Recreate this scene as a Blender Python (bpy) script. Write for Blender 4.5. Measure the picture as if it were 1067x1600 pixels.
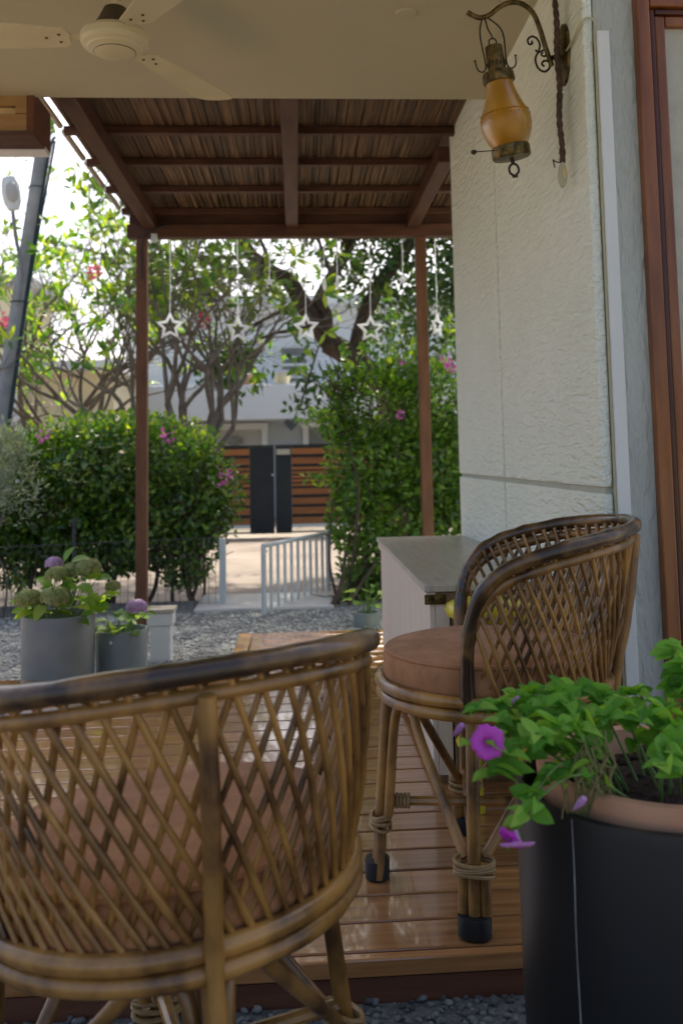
import bpy, math, random
import numpy as np
from mathutils import Vector, Matrix, Euler
R = math.radians
random.seed(7); rng = np.random.default_rng(7)
sc = bpy.context.scene
for o in list(bpy.data.objects): bpy.data.objects.remove(o)
C = sc.collection
# ------------------------------------------------------------------ camera
PITCH, YAW, ROLL = R(5.45), R(3.85), R(-1.16)
PPX, PPY, FPX = 563.0, 569.0, 1500.0          # principal point and focal length in photo pixels (1067x1600)
CAM = Vector((0, 0, 1.0))
_f = Vector((math.sin(YAW)*math.cos(PITCH), math.cos(YAW)*math.cos(PITCH), math.sin(PITCH)))
_r0 = Vector((math.cos(YAW), -math.sin(YAW), 0)); _u0 = _r0.cross(_f)
_r = _r0*math.cos(ROLL) + _u0*math.sin(ROLL); _u = -_r0*math.sin(ROLL) + _u0*math.cos(ROLL)
cd = bpy.data.cameras.new('camera'); cam = bpy.data.objects.new('camera', cd); C.objects.link(cam); sc.camera = cam
cam.matrix_world = Matrix(((_r.x, _u.x, -_f.x, CAM.x), (_r.y, _u.y, -_f.y, CAM.y), (_r.z, _u.z, -_f.z, CAM.z), (0, 0, 0, 1)))
cd.sensor_fit = 'VERTICAL'; cd.sensor_height = 36.0; cd.lens = FPX/1600*36.0
cd.shift_x = (533.5-PPX)/1600; cd.shift_y = -(800-PPY)/1600
cd.clip_start = 0.05; cd.clip_end = 500
cd.dof.use_dof = True; cd.dof.focus_distance = 2.25; cd.dof.aperture_fstop = 4.5
def at(x, y, X=None, Y=None, Z=None):
    """a photo pixel to a point in the place, on a plane of known depth, side or height"""
    d = _f + _r*((x-PPX)/FPX) - _u*((y-PPY)/FPX)
    t = (X-CAM.x)/d.x if X is not None else (Y-CAM.y)/d.y if Y is not None else (Z-CAM.z)/d.z
    return CAM + d*t
# ------------------------------------------------------------------ world, sun, exposure
SUN_EL, SUN_AZ = R(53), R(9)                # azimuth from +Y towards +X
w = bpy.data.worlds.new('World'); sc.world = w; w.use_nodes = True
nt = w.node_tree; bg = nt.nodes['Background']; sky = nt.nodes.new('ShaderNodeTexSky')
sky.sky_type = 'NISHITA'; sky.sun_disc = False; sky.sun_elevation = SUN_EL; sky.sun_rotation = SUN_AZ
sky.air_density = 0.7; sky.dust_density = 5.0; sky.ozone_density = 0.2
nt.links.new(sky.outputs[0], bg.inputs[0]); bg.inputs[1].default_value = 0.15
sd = bpy.data.lights.new('sun', 'SUN'); sun = bpy.data.objects.new('sun', sd); C.objects.link(sun)
sd.energy = 3.2; sd.angle = R(0.6); sd.color = (1.0, .93, .80)
sdir = Vector((math.sin(SUN_AZ)*math.cos(SUN_EL), math.cos(SUN_AZ)*math.cos(SUN_EL), math.sin(SUN_EL)))
sun.rotation_euler = sdir.to_track_quat('Z', 'Y').to_euler(); sun.location = (-4, 9, 12)
sc.view_settings.view_transform = 'Standard'; sc.view_settings.look = 'None'
sc.view_settings.exposure = 1.12; sc.view_settings.gamma = 1.0
# ------------------------------------------------------------------ materials
def new_mat(name):
    m = bpy.data.materials.new(name); m.use_nodes = True
    return m, m.node_tree, m.node_tree.nodes['Principled BSDF']
def mapped(nt, scale, coord='Object'):
    tc = nt.nodes.new('ShaderNodeTexCoord'); mp = nt.nodes.new('ShaderNodeMapping'); mp.inputs['Scale'].default_value = scale
    nt.links.new(tc.outputs[coord], mp.inputs[0]); return mp.outputs[0]
def noise(nt, vec, scale, detail=4, rough=.55):
    n = nt.nodes.new('ShaderNodeTexNoise'); n.inputs['Scale'].default_value = scale; n.inputs['Detail'].default_value = detail
    n.inputs['Roughness'].default_value = rough
    if vec is not None: nt.links.new(vec, n.inputs['Vector'])
    return n.outputs['Fac']
def ramp(nt, fac, stops):
    r = nt.nodes.new('ShaderNodeValToRGB'); e = r.color_ramp.elements
    while len(e) < len(stops): e.new(.5)
    for el, (p, c) in zip(e, stops): el.position = p; el.color = (*c, 1)
    nt.links.new(fac, r.inputs[0]); return r.outputs[0]
def bump(nt, b, fac, strength=.3, dist=.01):
    n = nt.nodes.new('ShaderNodeBump'); n.inputs['Strength'].default_value = strength; n.inputs['Distance'].default_value = dist
    nt.links.new(fac, n.inputs['Height']); nt.links.new(n.outputs[0], b.inputs['Normal'])
def mixc(nt, fac, a, b, mode='MIX'):
    m = nt.nodes.new('ShaderNodeMix'); m.data_type = 'RGBA'; m.blend_type = mode
    for s, v in ((0, fac), (6, a), (7, b)):
        if hasattr(v, 'is_linked'): nt.links.new(v, m.inputs[s])
        elif s == 0: m.inputs[0].default_value = v
        else: m.inputs[s].default_value = (*v, 1)
    return m.outputs[2]
def noisy(name, c1, c2, scale=6, rough=.6, stretch=(1, 1, 1), bstr=.15, bdist=.004, bscale=None, spec=.4, metal=0, island=0, objrand=0, coat=0, lo=.3, hi=.7):
    m, nt, b = new_mat(name); v = mapped(nt, stretch)
    f = noise(nt, v, scale); col = ramp(nt, f, ((lo, c1), (hi, c2)))
    if island:
        g = nt.nodes.new('ShaderNodeNewGeometry')
        col = mixc(nt, 1.0, col, ramp(nt, g.outputs['Random Per Island'], ((0, (1-island,)*3), (1, (1+island*.6,)*3))), 'MULTIPLY')
    if objrand:
        g = nt.nodes.new('ShaderNodeObjectInfo')
        col = mixc(nt, 1.0, col, ramp(nt, g.outputs['Random'], ((0, (1-objrand,)*3), (1, (1+objrand*.6,)*3))), 'MULTIPLY')
    nt.links.new(col, b.inputs['Base Color']); b.inputs['Roughness'].default_value = rough
    b.inputs['Specular IOR Level'].default_value = spec; b.inputs['Metallic'].default_value = metal; b.inputs['Coat Weight'].default_value = coat
    if bstr: bump(nt, b, noise(nt, v, bscale or scale*4), bstr, bdist)
    return m
def leafm(name, c1, c2, c3, trans=.35, rough=.38, spec=.5, objrand=False, tint=(1.6, 1.5, .5)):
    m, nt, b = new_mat(name)
    if objrand: g = nt.nodes.new('ShaderNodeObjectInfo').outputs['Random']
    else: g = nt.nodes.new('ShaderNodeNewGeometry').outputs['Random Per Island']
    col = ramp(nt, g, ((.0, c1), (.55, c2), (1.0, c3)))
    nt.links.new(col, b.inputs['Base Color']); b.inputs['Roughness'].default_value = rough; b.inputs['Specular IOR Level'].default_value = spec
    t = nt.nodes.new('ShaderNodeBsdfTranslucent'); mx = nt.nodes.new('ShaderNodeMixShader')
    tc = mixc(nt, 1.0, col, tint, 'MULTIPLY'); nt.links.new(tc, t.inputs[0]); mx.inputs[0].default_value = trans
    nt.links.new(b.outputs[0], mx.inputs[1]); nt.links.new(t.outputs[0], mx.inputs[2])
    nt.links.new(mx.outputs[0], nt.nodes['Material Output'].inputs[0]); return m
M = {}
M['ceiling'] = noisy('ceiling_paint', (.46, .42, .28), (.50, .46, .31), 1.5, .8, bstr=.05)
# brushed white plaster
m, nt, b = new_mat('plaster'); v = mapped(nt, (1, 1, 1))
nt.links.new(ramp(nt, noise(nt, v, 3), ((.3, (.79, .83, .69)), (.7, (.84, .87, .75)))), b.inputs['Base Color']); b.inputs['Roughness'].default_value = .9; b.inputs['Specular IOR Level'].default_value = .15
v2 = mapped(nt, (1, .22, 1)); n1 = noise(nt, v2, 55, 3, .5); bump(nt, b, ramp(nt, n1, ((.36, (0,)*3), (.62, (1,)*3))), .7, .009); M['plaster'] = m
m, nt, b = new_mat('plaster_front_shaded'); v = mapped(nt, (1, 1, 1))  # same wall plaster, darker: shade on the door side is in the colour
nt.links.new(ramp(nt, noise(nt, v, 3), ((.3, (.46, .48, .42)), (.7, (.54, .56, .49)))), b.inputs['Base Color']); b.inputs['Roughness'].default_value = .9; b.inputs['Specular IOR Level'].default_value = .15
v2 = mapped(nt, (1, 1, .3)); n1 = noise(nt, v2, 55, 3, .5); bump(nt, b, ramp(nt, n1, ((.38, (0,)*3), (.64, (1,)*3))), .7, .007); M['plaster_front_shaded'] = m
M['groove'] = noisy('joint_mortar', (.42, .41, .33), (.5, .49, .4), 20, .9)
M['conduit'] = noisy('white_plastic_trunking', (.66, .68, .62), (.72, .73, .67), 5, .45, bstr=0)
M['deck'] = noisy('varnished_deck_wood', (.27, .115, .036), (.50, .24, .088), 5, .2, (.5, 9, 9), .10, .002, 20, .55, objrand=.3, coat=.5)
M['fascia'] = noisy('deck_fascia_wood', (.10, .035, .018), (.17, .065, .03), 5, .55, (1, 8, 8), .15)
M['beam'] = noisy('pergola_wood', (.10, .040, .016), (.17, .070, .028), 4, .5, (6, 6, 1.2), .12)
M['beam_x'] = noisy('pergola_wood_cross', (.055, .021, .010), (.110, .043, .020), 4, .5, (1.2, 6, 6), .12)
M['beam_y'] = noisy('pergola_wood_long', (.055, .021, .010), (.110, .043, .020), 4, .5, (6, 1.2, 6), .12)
M['bamboo'] = noisy('split_bamboo', (.065, .033, .015), (.20, .115, .055), 3, .6, (20, 1, 5), .2, .003, 9, island=.45)
M['bamboo_edge'] = noisy('bleached_sunlit_bamboo', (.5, .45, .36), (.66, .62, .52), 5, .6)  # bleached canes, whitened further: sunlight on the roof edge is in the colour
M['rattan'] = noisy('lacquered_rattan', (.085, .036, .008), (.43, .215, .05), 11, .32, (1, 1, .6), .2, .002, 40, .5, objrand=.2, coat=.3, lo=.34, hi=.60)
M['rattan_dark'] = noisy('burnt_rattan', (.035, .017, .006), (.28, .145, .042), 12, .3, (1, 1, 1), .25, .003, 30, .5, coat=.35, lo=.46, hi=.74)
M['binding'] = noisy('cane_binding', (.30, .18, .07), (.42, .28, .12), 30, .5)
M['rubber'] = noisy('black_rubber', (.006, .006, .006), (.014, .014, .014), 20, .5)
m, nt, b = new_mat('suede'); v = mapped(nt, (1, 1, 1))
nt.links.new(ramp(nt, noise(nt, v, 14, 6, .65), ((.3, (.31, .135, .052)), (.7, (.50, .245, .11)))), b.inputs['Base Color']); b.inputs['Roughness'].default_value = .9
b.inputs['Sheen Weight'].default_value = .08; b.inputs['Specular IOR Level'].default_value = .2; bump(nt, b, noise(nt, v, 160), .15, .002); M['suede'] = m
M['black_drum'] = noisy('scuffed_black_drum', (.004, .0055, .007), (.010, .012, .014), 5, .42, (1, 1, .6), .08, .002, 60, .5)
M['scratch'] = noisy('pale_scratch', (.25, .25, .24), (.4, .4, .38), 40, .8)
M['terracotta'] = noisy('terracotta', (.46, .22, .12), (.58, .31, .18), 9, .8, bstr=.1)
M['soil'] = noisy('soil', (.018, .010, .007), (.07, .035, .022), 40, .95, bstr=.8, bdist=.02)
M['petunia'] = leafm('petunia_leaf', (.08, .24, .025), (.17, .40, .045), (.30, .52, .08), .38, .6, .25, objrand=True)
M['stem'] = noisy('green_stem', (.10, .19, .04), (.18, .28, .07), 20, .5)
M['dry'] = noisy('withered_stem', (.16, .15, .05), (.27, .23, .10), 20, .8)
M['magenta'] = leafm('petunia_petal', (.50, .03, .46), (.60, .05, .55), (.66, .10, .62), .3, .5, objrand=True, tint=(1.1, 1, 1.1))
M['petal_pale'] = leafm('petal_pale', (.62, .28, .62), (.66, .36, .66), (.7, .42, .7), .3, .5, objrand=True, tint=(1.1, 1, 1.1))
M['zinc'] = noisy('grey_glazed_pot', (.17, .185, .17), (.25, .265, .245), 4, .38, bstr=.05)
M['zinc2'] = noisy('blue_grey_pot', (.17, .20, .195), (.25, .28, .27), 4, .38, bstr=.05)
M['hyd_leaf'] = leafm('hydrangea_leaf', (.10, .23, .03), (.22, .40, .045), (.40, .56, .07), .5, .4, objrand=True)
M['hyd_green'] = leafm('hydrangea_green_floret', (.16, .22, .05), (.27, .33, .10), (.44, .44, .22), .3, .6)
M['hyd_pink'] = leafm('hydrangea_pink_floret', (.42, .24, .46), (.55, .36, .58), (.66, .5, .66), .2, .6, tint=(1, 1, 1))
M['white_paint'] = noisy('white_paint', (.68, .70, .70), (.78, .79, .78), 6, .5, bstr=.03)
M['grey_top'] = noisy('weathered_grey_board', (.40, .35, .28), (.54, .49, .41), 4, .3, (14, 1, 1), .15, .003, 10)
M['cab_white'] = noisy('whitewashed_board', (.70, .60, .49), (.78, .69, .57), 3, .55, (8, 8, .6), .06)
M['cab_front'] = noisy('brown_cabinet_wood', (.17, .10, .05), (.29, .18, .09), 4, .55, (5, 5, 1), .1)
M['brass_dark'] = noisy('aged_brass', (.05, .035, .012), (.24, .17, .06), 40, .42, metal=.75, bstr=.3, bdist=.002, lo=.38, hi=.66)
M['iron'] = noisy('dark_iron', (.02, .014, .009), (.06, .04, .02), 30, .5, metal=.6)
m, nt, b = new_mat('amber_glass'); v = mapped(nt, (1, 1, 1))
nt.links.new(ramp(nt, noise(nt, v, 9), ((.3, (.36, .155, .002)), (.7, (.58, .28, .004)))), b.inputs['Base Color']); b.inputs['Roughness'].default_value = .35
b.inputs['Transmission Weight'].default_value = .25; b.inputs['Subsurface Weight'].default_value = .05; b.inputs['Subsurface Radius'].default_value = (.05, .03, .01)
bump(nt, b, noise(nt, v, 60), .15, .003); M['amber'] = m
M['coir'] = noisy('coir_rope', (.045, .028, .017), (.12, .075, .045), 60, .95, bstr=.6, bdist=.004)
M['ivory'] = noisy('ivory_plastic', (.44, .41, .25), (.52, .49, .32), 5, .4, bstr=0)
M['fan_metal'] = noisy('cream_fan_enamel', (.55, .48, .28), (.63, .56, .35), 5, .35, bstr=0)
M['fan_brown'] = noisy('brown_fan_canopy', (.06, .045, .025), (.1, .075, .04), 8, .5)
M['door'] = noisy('polished_door_wood', (.15, .045, .009), (.30, .105, .024), 4, .35, (6, 6, .7), .08, coat=.2)
M['door_dark'] = noisy('dark_door_moulding', (.05, .014, .006), (.10, .03, .012), 4, .35, (6, 6, .7), .08)
M['door_panel'] = noisy('olive_glass_panel', (.10, .085, .04), (.14, .12, .06), 3, .3, bstr=0)
M['pel_wood'] = noisy('honey_wood', (.27, .15, .05), (.40, .24, .09), 4, .5, (1, 6, 6), .1)
M['pel_light'] = noisy('pale_blind', (.66, .50, .24), (.74, .58, .3), 30, .7)
M['yellow'] = noisy('yellow_lacquer', (.66, .55, .015), (.74, .63, .03), 5, .3, bstr=0)
M['gravel'] = noisy('grey_gravel', (.17, .175, .165), (.34, .345, .33), 70, .9, bstr=.9, bdist=.02)
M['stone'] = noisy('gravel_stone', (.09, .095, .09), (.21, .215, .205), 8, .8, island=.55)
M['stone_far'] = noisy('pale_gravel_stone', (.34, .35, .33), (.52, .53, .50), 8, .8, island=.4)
M['road'] = noisy('sandy_road', (.15, .12, .095), (.28, .23, .185), 1.3, .9, bstr=.3, bdist=.01, bscale=40)
M['ground'] = noisy('dry_earth', (.20, .17, .13), (.30, .26, .20), .8, .95)
M['concrete'] = noisy('pale_concrete', (.48, .47, .44), (.6, .59, .56), 3, .85)
M['galv'] = noisy('pale_blue_grey_paint', (.50, .56, .58), (.58, .64, .66), 4, .45, bstr=0)
M['wire'] = noisy('dark_wire', (.03, .03, .035), (.06, .06, .065), 9, .6, bstr=0)
M['gate_black'] = noisy('black_gate_steel', (.010, .016, .022), (.018, .026, .034), 3, .45, bstr=0)
M['gate_slat'] = noisy('orange_brown_slat', (.26, .095, .03), (.36, .15, .05), 3, .5, (1, 6, 6), .08, objrand=.2)
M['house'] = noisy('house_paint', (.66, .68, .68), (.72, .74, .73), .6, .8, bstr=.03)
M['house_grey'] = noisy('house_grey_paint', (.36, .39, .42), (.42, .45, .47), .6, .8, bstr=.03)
M['cream'] = noisy('cream_paint', (.66, .59, .38), (.72, .65, .44), .6, .8, bstr=.03)
M['glass'] = noisy('window_glass', (.16, .17, .17), (.26, .26, .25), 1.2, .12, bstr=0, spec=.7)
M['blind'] = noisy('frosted_window', (.42, .40, .36), (.5, .48, .44), .7, .4, bstr=0)
M['pole'] = noisy('pole_concrete', (.22, .23, .24), (.34, .35, .36), 6, .8)
M['cable'] = noisy('teal_cable', (.015, .035, .045), (.03, .06, .07), 9, .6, bstr=0)
M['bark'] = noisy('grey_bark', (.13, .105, .08), (.25, .21, .17), 9, .85, bstr=.3)
M['bark_dark'] = noisy('dark_bark', (.05, .035, .025), (.12, .085, .06), 9, .9, bstr=.4)
M['hedge'] = leafm('bougainvillea_leaf', (.032, .09, .015), (.075, .18, .025), (.21, .32, .035), .35, .28, .7)
M['hedge2'] = leafm('climber_leaf', (.05, .12, .018), (.12, .26, .032), (.26, .43, .05), .4, .33, .6)
M['tree_leaf'] = leafm('dark_tree_leaf', (.02, .06, .018), (.045, .11, .03), (.11, .19, .04), .3, .35, .5)
M['plum_leaf'] = leafm('frangipani_leaf', (.06, .16, .05), (.16, .32, .05), (.40, .50, .05), .5, .35, .5)
M['silver'] = leafm('silver_leaf', (.17, .21, .17), (.27, .32, .26), (.40, .45, .38), .25, .6, .3)
M['pink'] = leafm('bougainvillea_bract', (.52, .08, .36), (.6, .16, .48), (.68, .3, .58), .35, .6, tint=(1.2, 1, 1.1))
M['pink_hot'] = leafm('frangipani_flower', (.6, .07, .18), (.66, .13, .25), (.7, .2, .32), .35, .6, tint=(1.2, 1, 1.1))
M['star'] = leafm('white_star_plastic', (.80, .83, .84), (.84, .86, .87), (.88, .9, .9), .7, .35, objrand=True, tint=(1, 1, 1))
M['heart'] = noisy('dark_grey_heart', (.05, .06, .065), (.07, .08, .085), 6, .7, bstr=0)
M['plaque'] = noisy('grey_plaque', (.2, .21, .2), (.28, .28, .27), 12, .7)
M['label_plate'] = noisy('pale_plate', (.42, .42, .34), (.52, .52, .42), 14, .7)
# ------------------------------------------------------------------ mesh helpers
class MB:
    def __init__(s): s.v = []; s.f = []
    def box(s, a, b):
        (x0, y0, z0), (x1, y1, z1) = a, b; n = len(s.v)
        s.v += [(x0, y0, z0), (x1, y0, z0), (x1, y1, z0), (x0, y1, z0), (x0, y0, z1), (x1, y0, z1), (x1, y1, z1), (x0, y1, z1)]
        s.f += [tuple(n+i for i in q) for q in ((0, 3, 2, 1), (4, 5, 6, 7), (0, 1, 5, 4), (1, 2, 6, 5), (2, 3, 7, 6), (3, 0, 4, 7))]
        return s
    def tube(s, pts, rad, k=8, cap=True, closed=False):
        pts = [Vector(p) for p in pts]; m = len(pts); n0 = len(s.v)
        rads = rad if isinstance(rad, (list, tuple)) else [rad]*m
        nrm = None
        for i, p in enumerate(pts):
            if closed: t = pts[(i+1) % m]-pts[i-1]
            else: t = pts[min(i+1, m-1)]-pts[max(i-1, 0)]
            t = t.normalized() if t.length > 1e-9 else Vector((0, 0, 1))
            if nrm is None: nrm = t.orthogonal().normalized()
            else:
                nrm = nrm - t*nrm.dot(t); nrm = nrm.normalized() if nrm.length > 1e-6 else t.orthogonal().normalized()
            bn = t.cross(nrm)
            for j in range(k):
                a = 2*math.pi*j/k; q = p+(nrm*math.cos(a)+bn*math.sin(a))*rads[i]; s.v.append(tuple(q))
        for i in range(m if closed else m-1):
            i2 = (i+1) % m
            for j in range(k):
                s.f.append((n0+i*k+j, n0+i*k+(j+1) % k, n0+i2*k+(j+1) % k, n0+i2*k+j))
        if cap and not closed:
            s.f.append(tuple(n0+j for j in reversed(range(k)))); s.f.append(tuple(n0+(m-1)*k+j for j in range(k)))
        return s
    def lathe(s, prof, k=32, c=(0, 0, 0), mat=None, lobes=None):
        n0 = len(s.v); cx, cy, cz = c
        for (r, z) in prof:
            for j in range(k):
                a = 2*math.pi*j/k; rr = r*(1+(lobes(a) if lobes else 0)); p = Vector((rr*math.cos(a), rr*math.sin(a), z))
                if mat is not None: p = mat @ p
                s.v.append((p.x+cx, p.y+cy, p.z+cz))
        for i in range(len(prof)-1):
            for j in range(k):
                s.f.append((n0+i*k+j, n0+i*k+(j+1) % k, n0+(i+1)*k+(j+1) % k, n0+(i+1)*k+j))
        return s
    def prism(s, poly, fn, d0, d1):
        """poly outline extruded between d0 and d1; fn(u,v,d) gives a point"""
        n = len(s.v); m = len(poly)
        s.v += [tuple(fn(u, v, d0)) for u, v in poly]+[tuple(fn(u, v, d1)) for u, v in poly]
        s.f.append(tuple(range(n, n+m))); s.f.append(tuple(reversed(range(n+m, n+2*m))))
        for i in range(m): s.f.append((n+i, n+m+i, n+m+(i+1) % m, n+(i+1) % m))
        return s
def smooth_pts(pts, n=24):
    """Catmull-Rom through the points"""
    P = [Vector(p) for p in pts]; P = [P[0]*2-P[1]]+P+[P[-1]*2-P[-2]]; out = []
    seg = len(P)-3
    for i in range(n+1):
        u = i/n*seg; k = min(int(u), seg-1); t = u-k; a, b, c, d = P[k:k+4]
        out.append(.5*((2*b)+(c-a)*t+(2*a-5*b+4*c-d)*t*t+(3*b-a-3*c+d)*t**3))
    return out
def finish(me, sm, ang=35):
    if sm:
        me.polygons.foreach_set('use_smooth', [True]*len(me.polygons))
        if ang: me.set_sharp_from_angle(angle=R(ang))
    me.update()
def obj(name, mb, mat, parent=None, sm=False, bevel=0, ang=35):
    me = bpy.data.meshes.new(name)
    me.from_pydata(mb.v, [], mb.f); finish(me, sm, ang)
    o = bpy.data.objects.new(name, me); C.objects.link(o); me.materials.append(M[mat])
    if parent is not None: o.parent = parent
    if bevel:
        bv = o.modifiers.new('bevel', 'BEVEL'); bv.width = bevel; bv.segments = 2; bv.limit_method = 'ANGLE'; bv.angle_limit = R(40)
    return o
def quick(name, V, F, mat, parent=None, sm=False):
    me = bpy.data.meshes.new(name); V = np.asarray(V, np.float32); F = np.asarray(F, np.int32); k = F.shape[1]
    me.vertices.add(len(V)); me.vertices.foreach_set('co', V.ravel()); me.loops.add(F.size); me.loops.foreach_set('vertex_index', F.ravel())
    me.polygons.add(len(F)); me.polygons.foreach_set('loop_start', np.arange(0, F.size, k, dtype=np.int32)); me.polygons.foreach_set('loop_total', np.full(len(F), k, np.int32))
    me.update(calc_edges=True); finish(me, sm, 0); me.materials.append(M[mat])
    o = bpy.data.objects.new(name, me); C.objects.link(o)
    if parent is not None: o.parent = parent
    return o
def tag(o, label=None, cat=None, group=None, kind=None):
    if label: o['label'] = label
    if cat: o['category'] = cat
    if group: o['group'] = group
    if kind: o['kind'] = kind
    return o
def thing(name, label, cat, loc=(0, 0, 0), rz=0, group=None):
    o = bpy.data.objects.new(name, None); C.objects.link(o); o.location = loc; o.rotation_euler = (0, 0, rz); o.empty_display_size = .1
    return tag(o, label, cat, group)
def copy_tree(o, parent=None):
    c = o.copy(); C.objects.link(c); c.parent = parent
    for ch in list(o.children): copy_tree(ch, c)
    return c
def norm(a): return a/np.maximum(np.linalg.norm(a, axis=-1, keepdims=True), 1e-9)
LEAF_V = np.array([(0, 0, 0), (-.5, .42, .10), (0, .5, 0), (.5, .42, .10), (0, 1, -.10), (-.33, .75, .04), (.33, .75, .04)])
LEAF_F = np.array([(0, 2, 1), (0, 3, 2), (1, 2, 5), (2, 3, 6), (2, 4, 5), (2, 6, 4)])
def leaf_cloud(name, pos, dirs, nrm, length, width, mat, parent=None):
    pos = np.asarray(pos); n = len(pos); d = norm(np.asarray(dirs)); z = np.asarray(nrm)
    z = norm(z-d*np.sum(z*d, 1, keepdims=True)); x = np.cross(d, z); L = np.asarray(length).reshape(-1, 1); W = np.asarray(width).reshape(-1, 1)
    V = pos[:, None, :]+LEAF_V[None, :, 0:1]*(x*W)[:, None, :]+LEAF_V[None, :, 1:2]*(d*L)[:, None, :]+LEAF_V[None, :, 2:3]*(z*W)[:, None, :]
    F = LEAF_F[None]+(np.arange(n)*len(LEAF_V))[:, None, None]
    return quick(name, V.reshape(-1, 3), F.reshape(-1, 3), mat, parent)
def lumps(dirv, seed, amp=.16):
    r = np.random.default_rng(seed); out = np.zeros(len(dirv))
    for k in range(7):
        a = norm(r.normal(size=3))*r.uniform(2.5, 7); out += np.sin(dirv@a+r.uniform(0, 6))/7**.5
    return 1+amp*out
def blob_points(ells, n, seed, shell=.16, amp=.16):
    r = np.random.default_rng(seed); P = []; N = []
    wts = np.array([(e[3]*e[4]+e[4]*e[5]+e[3]*e[5]) for e in ells]); wts = wts/wts.sum()
    for i, e in enumerate(ells):
        k = int(n*wts[i]); d = norm(r.normal(size=(k, 3))); rad = (1-np.abs(r.normal(0, shell, k)))*lumps(d, seed+i, amp)
        rad = np.where(r.random(k) < .22, rad*r.random(k)**.4, rad)
        c = np.array(e[:3]); s = np.array(e[3:6]); P.append(c+d*s*rad[:, None]); N.append(norm(d/s))
    return np.concatenate(P), np.concatenate(N)
# ================================================================== THE SETTING
def struct(name, mb, mat, **k): return tag(obj(name, mb, mat, **k), kind='structure')
struct('ground', MB().box((-150, -60, -.6), (150, 250, -.35)), 'ground')
struct('road', MB().box((-40, 7.6, -.40), (40, 15.6, -.27)), 'road')
struct('gravel_bed', MB().box((-6, -3, -.36), (3.2, 7.6, -.085)), 'gravel')
pts = at(470, 962, Z=-.2)
struct('path', MB().box((-.75, 7.0, -.2), (.25, 7.75, -.06)), 'concrete', bevel=.015)
# deck: boards laid crosswise, a narrower walk running on from it
deck = bpy.data.objects.new('deck', None); C.objects.link(deck); tag(deck, kind='structure')
pitch, gap, y = .1245, .0095, 2.049
bm_a = None
while y < 4.55:
    x1 = .815 if y > 2.4 else 1.7
    o = obj('deck_board', MB().box((-2.6, y, -.032), (x1, y+pitch-gap, 0)), 'deck', deck, bevel=.003); y += pitch
while y < 5.60:
    o = obj('deck_board', MB().box((-.265, y, -.032), (.50, y+pitch-gap, 0)), 'deck', deck, bevel=.003); y += pitch
obj('border_board', MB().box((-.345, 4.566, -.034), (-.271, y-gap, .001)), 'deck', deck, bevel=.003)
obj('edge_board', MB().box((-2.6, 2.012, -.034), (1.7, 2.039, .001)), 'deck', deck, bevel=.004)
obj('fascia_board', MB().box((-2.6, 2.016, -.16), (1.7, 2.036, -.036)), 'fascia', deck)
obj('joist_shade_fill', MB().box((-2.55, 2.06, -.09), (.80, 4.54, -.036)).box((-.26, 4.56, -.09), (.49, 5.66, -.036)), 'rubber', deck)  # joists as a solid black fill, painting the shade in the board gaps
# ceiling slab of the porch
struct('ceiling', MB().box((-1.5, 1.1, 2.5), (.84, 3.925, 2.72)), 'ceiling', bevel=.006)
# side wall of the house: plaster slabs with recessed joints, plus the front wall beside the door
wall = bpy.data.objects.new('house_wall', None); C.objects.link(wall); tag(wall, kind='structure')
XW, YN, YF, ZJ, YJ = .82, 2.565, 4.87, .893, 3.80
obj('wall_core', MB().box((XW+.012, YN+.012, -.3), (2.6, YF-.012, 2.95)), 'groove', wall)
for (ya, yb) in ((YN, YJ-.010), (YJ+.010, YF)):
    obj('plaster_slab', MB().box((XW, ya, -.28), (XW+.03, yb, ZJ-.008)), 'plaster', wall, bevel=.007)
    obj('plaster_slab', MB().box((XW, ya, ZJ+.008), (XW+.03, yb, 2.96)), 'plaster', wall, bevel=.007)
obj('plaster_end', MB().box((XW+.032, YF-.03, -.28), (2.6, YF, 2.9)), 'plaster', wall)
obj('plaster_front_shaded', MB().box((XW+.032, YN, -.3), (.975, YN+.03, 2.95)), 'plaster_front_shaded', wall, bevel=.004)
obj('plaster_over_door', MB().box((.977, YN, 2.30), (2.6, YN+.03, 2.95)), 'plaster_front_shaded', wall)
# ================================================================== PERGOLA
pg = thing('pergola', 'dark brown timber pergola roofed with split bamboo over the deck', 'pergola', (0, 0, 0))
for (x, yy) in ((-1.013, 6.4), (.855, 6.4)):
    obj('post', MB().box((x-.036, yy-.036, -.3), (x+.036, yy+.036, 2.475)), 'beam', pg, bevel=.004)
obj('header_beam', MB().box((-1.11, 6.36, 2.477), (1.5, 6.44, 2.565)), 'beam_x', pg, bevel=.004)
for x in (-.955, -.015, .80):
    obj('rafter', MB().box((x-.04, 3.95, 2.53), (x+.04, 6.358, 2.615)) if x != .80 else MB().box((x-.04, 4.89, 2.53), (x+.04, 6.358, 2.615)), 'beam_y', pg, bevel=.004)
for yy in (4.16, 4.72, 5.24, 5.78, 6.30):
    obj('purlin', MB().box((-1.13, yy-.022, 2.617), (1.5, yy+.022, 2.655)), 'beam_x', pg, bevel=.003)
mb = MB(); x = -1.10
while x < 1.5:
    wd = random.uniform(.012, .028); dz = random.uniform(0, .008); ya = 3.93
    sk = random.uniform(-.012, .012)
    n = len(mb.v); z0, z1 = 2.657+dz, 2.664+dz
    a, b_ = x, x+wd*.93
    mb.v += [(a, ya, z0), (b_, ya, z0), (b_+sk, 6.5, z0), (a+sk, 6.5, z0), (a, ya, z1), (b_, ya, z1), (b_+sk, 6.5, z1), (a+sk, 6.5, z1)]
    mb.f += [tuple(n+i for i in q) for q in ((0, 3, 2, 1), (4, 5, 6, 7), (0, 1, 5, 4), (1, 2, 6, 5), (2, 3, 7, 6), (3, 0, 4, 7))]
    x += wd
tag(obj('bamboo_slats', mb, 'bamboo', pg), kind='stuff')
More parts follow.
